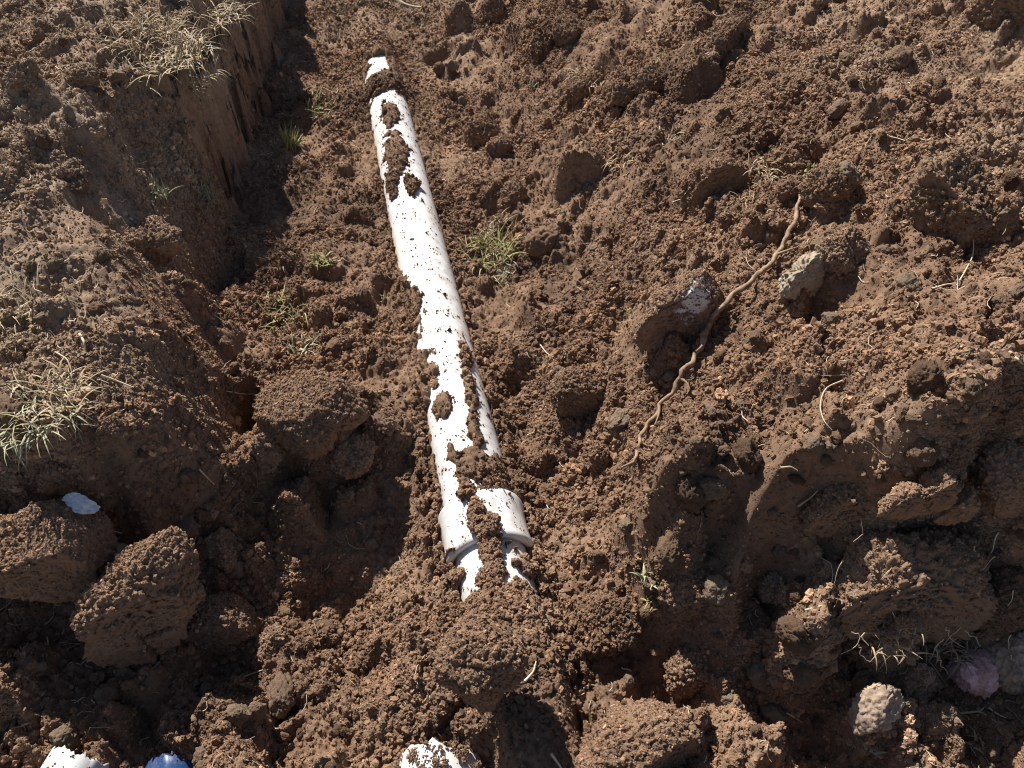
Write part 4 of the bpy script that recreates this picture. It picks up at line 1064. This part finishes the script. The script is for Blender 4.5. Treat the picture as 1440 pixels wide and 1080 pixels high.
def crumb_nodes(name, subdiv, variants, m):
    ng = bpy.data.node_groups.new(name, 'GeometryNodeTree')
    ng.interface.new_socket('Geometry', in_out='INPUT', socket_type='NodeSocketGeometry')
    ng.interface.new_socket('Geometry', in_out='OUTPUT', socket_type='NodeSocketGeometry')
    L = ng.links.new; nd = ng.nodes.new
    gi = nd('NodeGroupInput'); go = nd('NodeGroupOutput')
    join = nd('GeometryNodeJoinGeometry')
    for k in range(variants):
        s = nd('GeometryNodeMeshIcoSphere'); s.inputs['Radius'].default_value = 1; s.inputs['Subdivisions'].default_value = subdiv
        pos = nd('GeometryNodeInputPosition'); va = nd('ShaderNodeVectorMath'); va.operation = 'ADD'; va.inputs[1].default_value = (k * 13.7, k * 5.1, k * 9.3)
        L(pos.outputs[0], va.inputs[0])
        no = nd('ShaderNodeTexNoise'); no.inputs['Scale'].default_value = 1.5; no.inputs['Detail'].default_value = 4.0; no.inputs['Roughness'].default_value = .6
        L(va.outputs[0], no.inputs['Vector'])
        mr = nd('ShaderNodeMapRange'); mr.inputs['From Min'].default_value = .25; mr.inputs['From Max'].default_value = .75; mr.inputs['To Min'].default_value = .30; mr.inputs['To Max'].default_value = 1.55
        L(no.outputs[0], mr.inputs['Value'])
        sc = nd('ShaderNodeVectorMath'); sc.operation = 'SCALE'; L(pos.outputs[0], sc.inputs[0]); L(mr.outputs[0], sc.inputs['Scale'])
        sp = nd('GeometryNodeSetPosition'); L(s.outputs['Mesh'], sp.inputs['Geometry']); L(sc.outputs[0], sp.inputs['Position'])
        ss = nd('GeometryNodeSetShadeSmooth'); L(sp.outputs[0], ss.inputs['Geometry']); ss.inputs['Shade Smooth'].default_value = False
        sm = nd('GeometryNodeSetMaterial'); sm.inputs['Material'].default_value = m; L(ss.outputs[0], sm.inputs['Geometry'])
        g2 = nd('GeometryNodeGeometryToInstance'); L(sm.outputs[0], g2.inputs[0]); L(g2.outputs[0], join.inputs[0])
    iop = nd('GeometryNodeInstanceOnPoints'); iop.inputs['Pick Instance'].default_value = True
    L(gi.outputs[0], iop.inputs['Points']); L(join.outputs[0], iop.inputs['Instance'])
    def at(nm, ty):
        a = nd('GeometryNodeInputNamedAttribute'); a.data_type = ty; a.inputs['Name'].default_value = nm; return a.outputs['Attribute']
    L(at('pick', 'INT'), iop.inputs['Instance Index'])
    e2r = nd('FunctionNodeEulerToRotation'); L(at('rot', 'FLOAT_VECTOR'), e2r.inputs[0]); L(e2r.outputs[0], iop.inputs['Rotation'])
    L(at('scl', 'FLOAT_VECTOR'), iop.inputs['Scale'])
    L(iop.outputs[0], go.inputs[0])
    return ng
def crumbs(name, label, P, size, kind, subdiv, variants):
    n = len(P)
    me = bpy.data.meshes.new(name); me.vertices.add(n); me.vertices.foreach_set('co', P.astype(np.float32).ravel())
    def va(nm, arr):
        a = me.attributes.new(nm, 'FLOAT_VECTOR', 'POINT'); a.data.foreach_set('vector', arr.astype(np.float32).ravel())
    va('rot', rng.uniform(0, 6.283, (n, 3)))
    va('scl', size[:, None] * rng.uniform(.55, 1.35, (n, 3)))
    a = me.attributes.new('pick', 'INT', 'POINT'); a.data.foreach_set('value', rng.integers(0, variants, n).astype(np.int32))
    set_attr(me, 'soil_kind', kind)
    o = bpy.data.objects.new(name, me); C.objects.link(o); me.materials.append(M_CRUMB)
    md = o.modifiers.new('crumbs', 'NODES'); md.node_group = crumb_nodes(name, subdiv, variants, M_CRUMB)
    return tag(o, label, 'soil crumbs', kind='stuff')

tri = np.concatenate([quads[:, [0, 1, 2]], quads[:, [0, 2, 3]]])
cen = gv[tri].mean(1)
dep = cen[:, 1] * CP + (CAM_H - cen[:, 2]) * SP
hz = cen[:, 1] * SP - (CAM_H - cen[:, 2]) * CP
inside = (np.abs(cen[:, 0]) < .65 * dep * 1.42) & (hz / dep < .56) & (hz / dep > -.75) & (cen[:, 1] > .2)
ps, pt = pipe_st(cen[:, 0], cen[:, 1])
prr = np.where((ps > -.238) & (ps < -.080), .1205, PIPE_R)
bare = (np.abs(pt) < prr) & (ps > -.52) & (ps < 3.1) & (cen[:, 2] < np.sqrt(np.clip(prr ** 2 - pt ** 2, 0, None)) + .001)
e1 = gv[tri[:, 1]] - gv[tri[:, 0]]; e2 = gv[tri[:, 2]] - gv[tri[:, 0]]; nn = np.cross(e1, e2)
wallm = (np.abs(cen[:, 0] + 1.2) < .27) & (cen[:, 1] > 2.75) & (nn[:, 2] < .3 * np.linalg.norm(nn, axis=1))
wgt = inside * ~bare * np.clip(2.2 / np.maximum(dep, .5), .1, 1.4) ** .6 * np.where(wallm, .12, 1) * (.25 + 1.0 * sstep(-.45, .5, n2(cen[:, 0] * 2.6, cen[:, 1] * 2.6, 97) + .5 * n2(cen[:, 0] * 9, cen[:, 1] * 9, 94)))
def crumb_size(n, lo, hi, pw):
    return lo * (1 - rng.random(n) * (1 - (lo / hi) ** pw)) ** (-1 / pw)
nf = 640000
P1, n1_ = sample_tris(gv, tri, nf, wgt)
s1 = crumb_size(nf, .0016, .010, 1.9) * (.75 + .6 * sstep(-.5, .6, n2(P1[:, 0] * 3, P1[:, 1] * 3, 88)))
k1 = soil_kind(P1[:, 0], P1[:, 1], P1[:, 2])
extra_p = []; extra_s = []; extra_k = []
for v, f, kd in SAMPLED:
    a, b, c = v[f[:, 0]], v[f[:, 1]], v[f[:, 2]]
    nr = np.cross(b - a, c - a); nz = nr[:, 2] / (np.linalg.norm(nr, axis=1) + 1e-12)
    area = (np.linalg.norm(nr, axis=1) / 2 * (nz > .35)).sum()
    n = int(min(7000, area * 60000)) + 8
    p, _ = sample_tris(v, f, n, (nz > .3) * (nz.clip(0, 1)) ** 2 + .01)
    extra_p.append(p); extra_s.append(crumb_size(n, .0013, .0055, 2.0)); extra_k.append(np.clip(kd + rng.normal(0, .15, n), 0, 1))
# crumbs sprinkled on the bare pipe, thick near the soil patches
m_ = 17000
ss_ = rng.uniform(-.5, 3.0, m_); tt_ = rng.uniform(-.97, .97, m_) * PIPE_R
wx = PA[0] + PDIR[0] * ss_ + PNRM[0] * tt_; wy = PA[1] + PDIR[1] * ss_ + PNRM[1] * tt_
mk = zat(mask, wx, wy)
prob = np.clip((mk + .42) / .42, 0, 1) ** 2 * .55 + .0015 + .05 * sstep(1.0, .3, ss_) * sstep(-.1, .5, n2(ss_ * 6, tt_ * 25, 98)) + .012 * sstep(.2, .7, n2(ss_ * 5, tt_ * 20, 99))
kp = rng.random(m_) < prob
lip = ss_ > 2.72
ss_ = np.where(lip, -.074 + .006 * rng.normal(size=m_), ss_); tt_ = np.where(lip, np.abs(tt_) * .9 - .03, tt_); prob = np.where(lip, .6, prob)
kp = rng.random(m_) < prob
wx = PA[0] + PDIR[0] * ss_ + PNRM[0] * tt_; wy = PA[1] + PDIR[1] * ss_ + PNRM[1] * tt_
rr = np.where((ss_ > -.235) & (ss_ < -.083), .119, PIPE_R)
pp = np.column_stack([wx, wy, np.sqrt(np.clip(rr ** 2 - tt_ ** 2, 0, None)) + .0012])[kp]
extra_p.append(pp); extra_s.append(crumb_size(len(pp), .0012, .0050, 2.0)); extra_k.append(np.full(len(pp), .1))
M_BLUE.node_tree.nodes['Principled BSDF'].inputs['Specular IOR Level'].default_value = .15
# crumbs on the pipe end under the pointed clod
for px, py, z, yaw, R, n in [(624, 1042, .0, -.10, .105, 3600), (98, 1052, -.0, -.25, .066, 260), (238, 1058, -.09, .12, .07, 160)]:
    x, y = on_plane(px, py, z)
    l = rng.uniform(.0, .3, n); th = rng.uniform(.25, 2.9, n)
    kp = (n2(l * 28, th * 2.6, 87) + .5 * n2(l * 80, th * 8, 86) > -.05 + 1.1 * sstep(2.2, 2.6, th)) | (rng.random(n) < .05); l = l[kp]; th = th[kp]; n = len(l)
    extra_p.append(np.column_stack([x + math.sin(yaw) * l + R * np.cos(th), y - math.cos(yaw) * l, z - R - .08 * l + R * np.sin(th) + .001]))
    extra_s.append(crumb_size(n, .0018, .006, 2.0)); extra_k.append(np.full(n, .1))
P1 = np.concatenate([P1 + np.array([0, 0, .0008])] + extra_p); s1 = np.concatenate([s1] + extra_s); k1 = np.concatenate([k1] + extra_k)
crumbs('soil_crumbs', 'fine loose soil crumbs covering the ground and the pipe', P1, s1, k1, 2, 8)
nm = 13000
P2, _ = sample_tris(gv, tri, nm, wgt * (.2 + 1.2 * sstep(-.2, .5, n2(cen[:, 0] * 3.3, cen[:, 1] * 3.3, 96))))
crumbs('soil_lumps', 'pea to nut sized soil lumps strewn over the ground', P2, crumb_size(nm, .0065, .019, 2.3), soil_kind(P2[:, 0], P2[:, 1], P2[:, 2]), 4, 8)
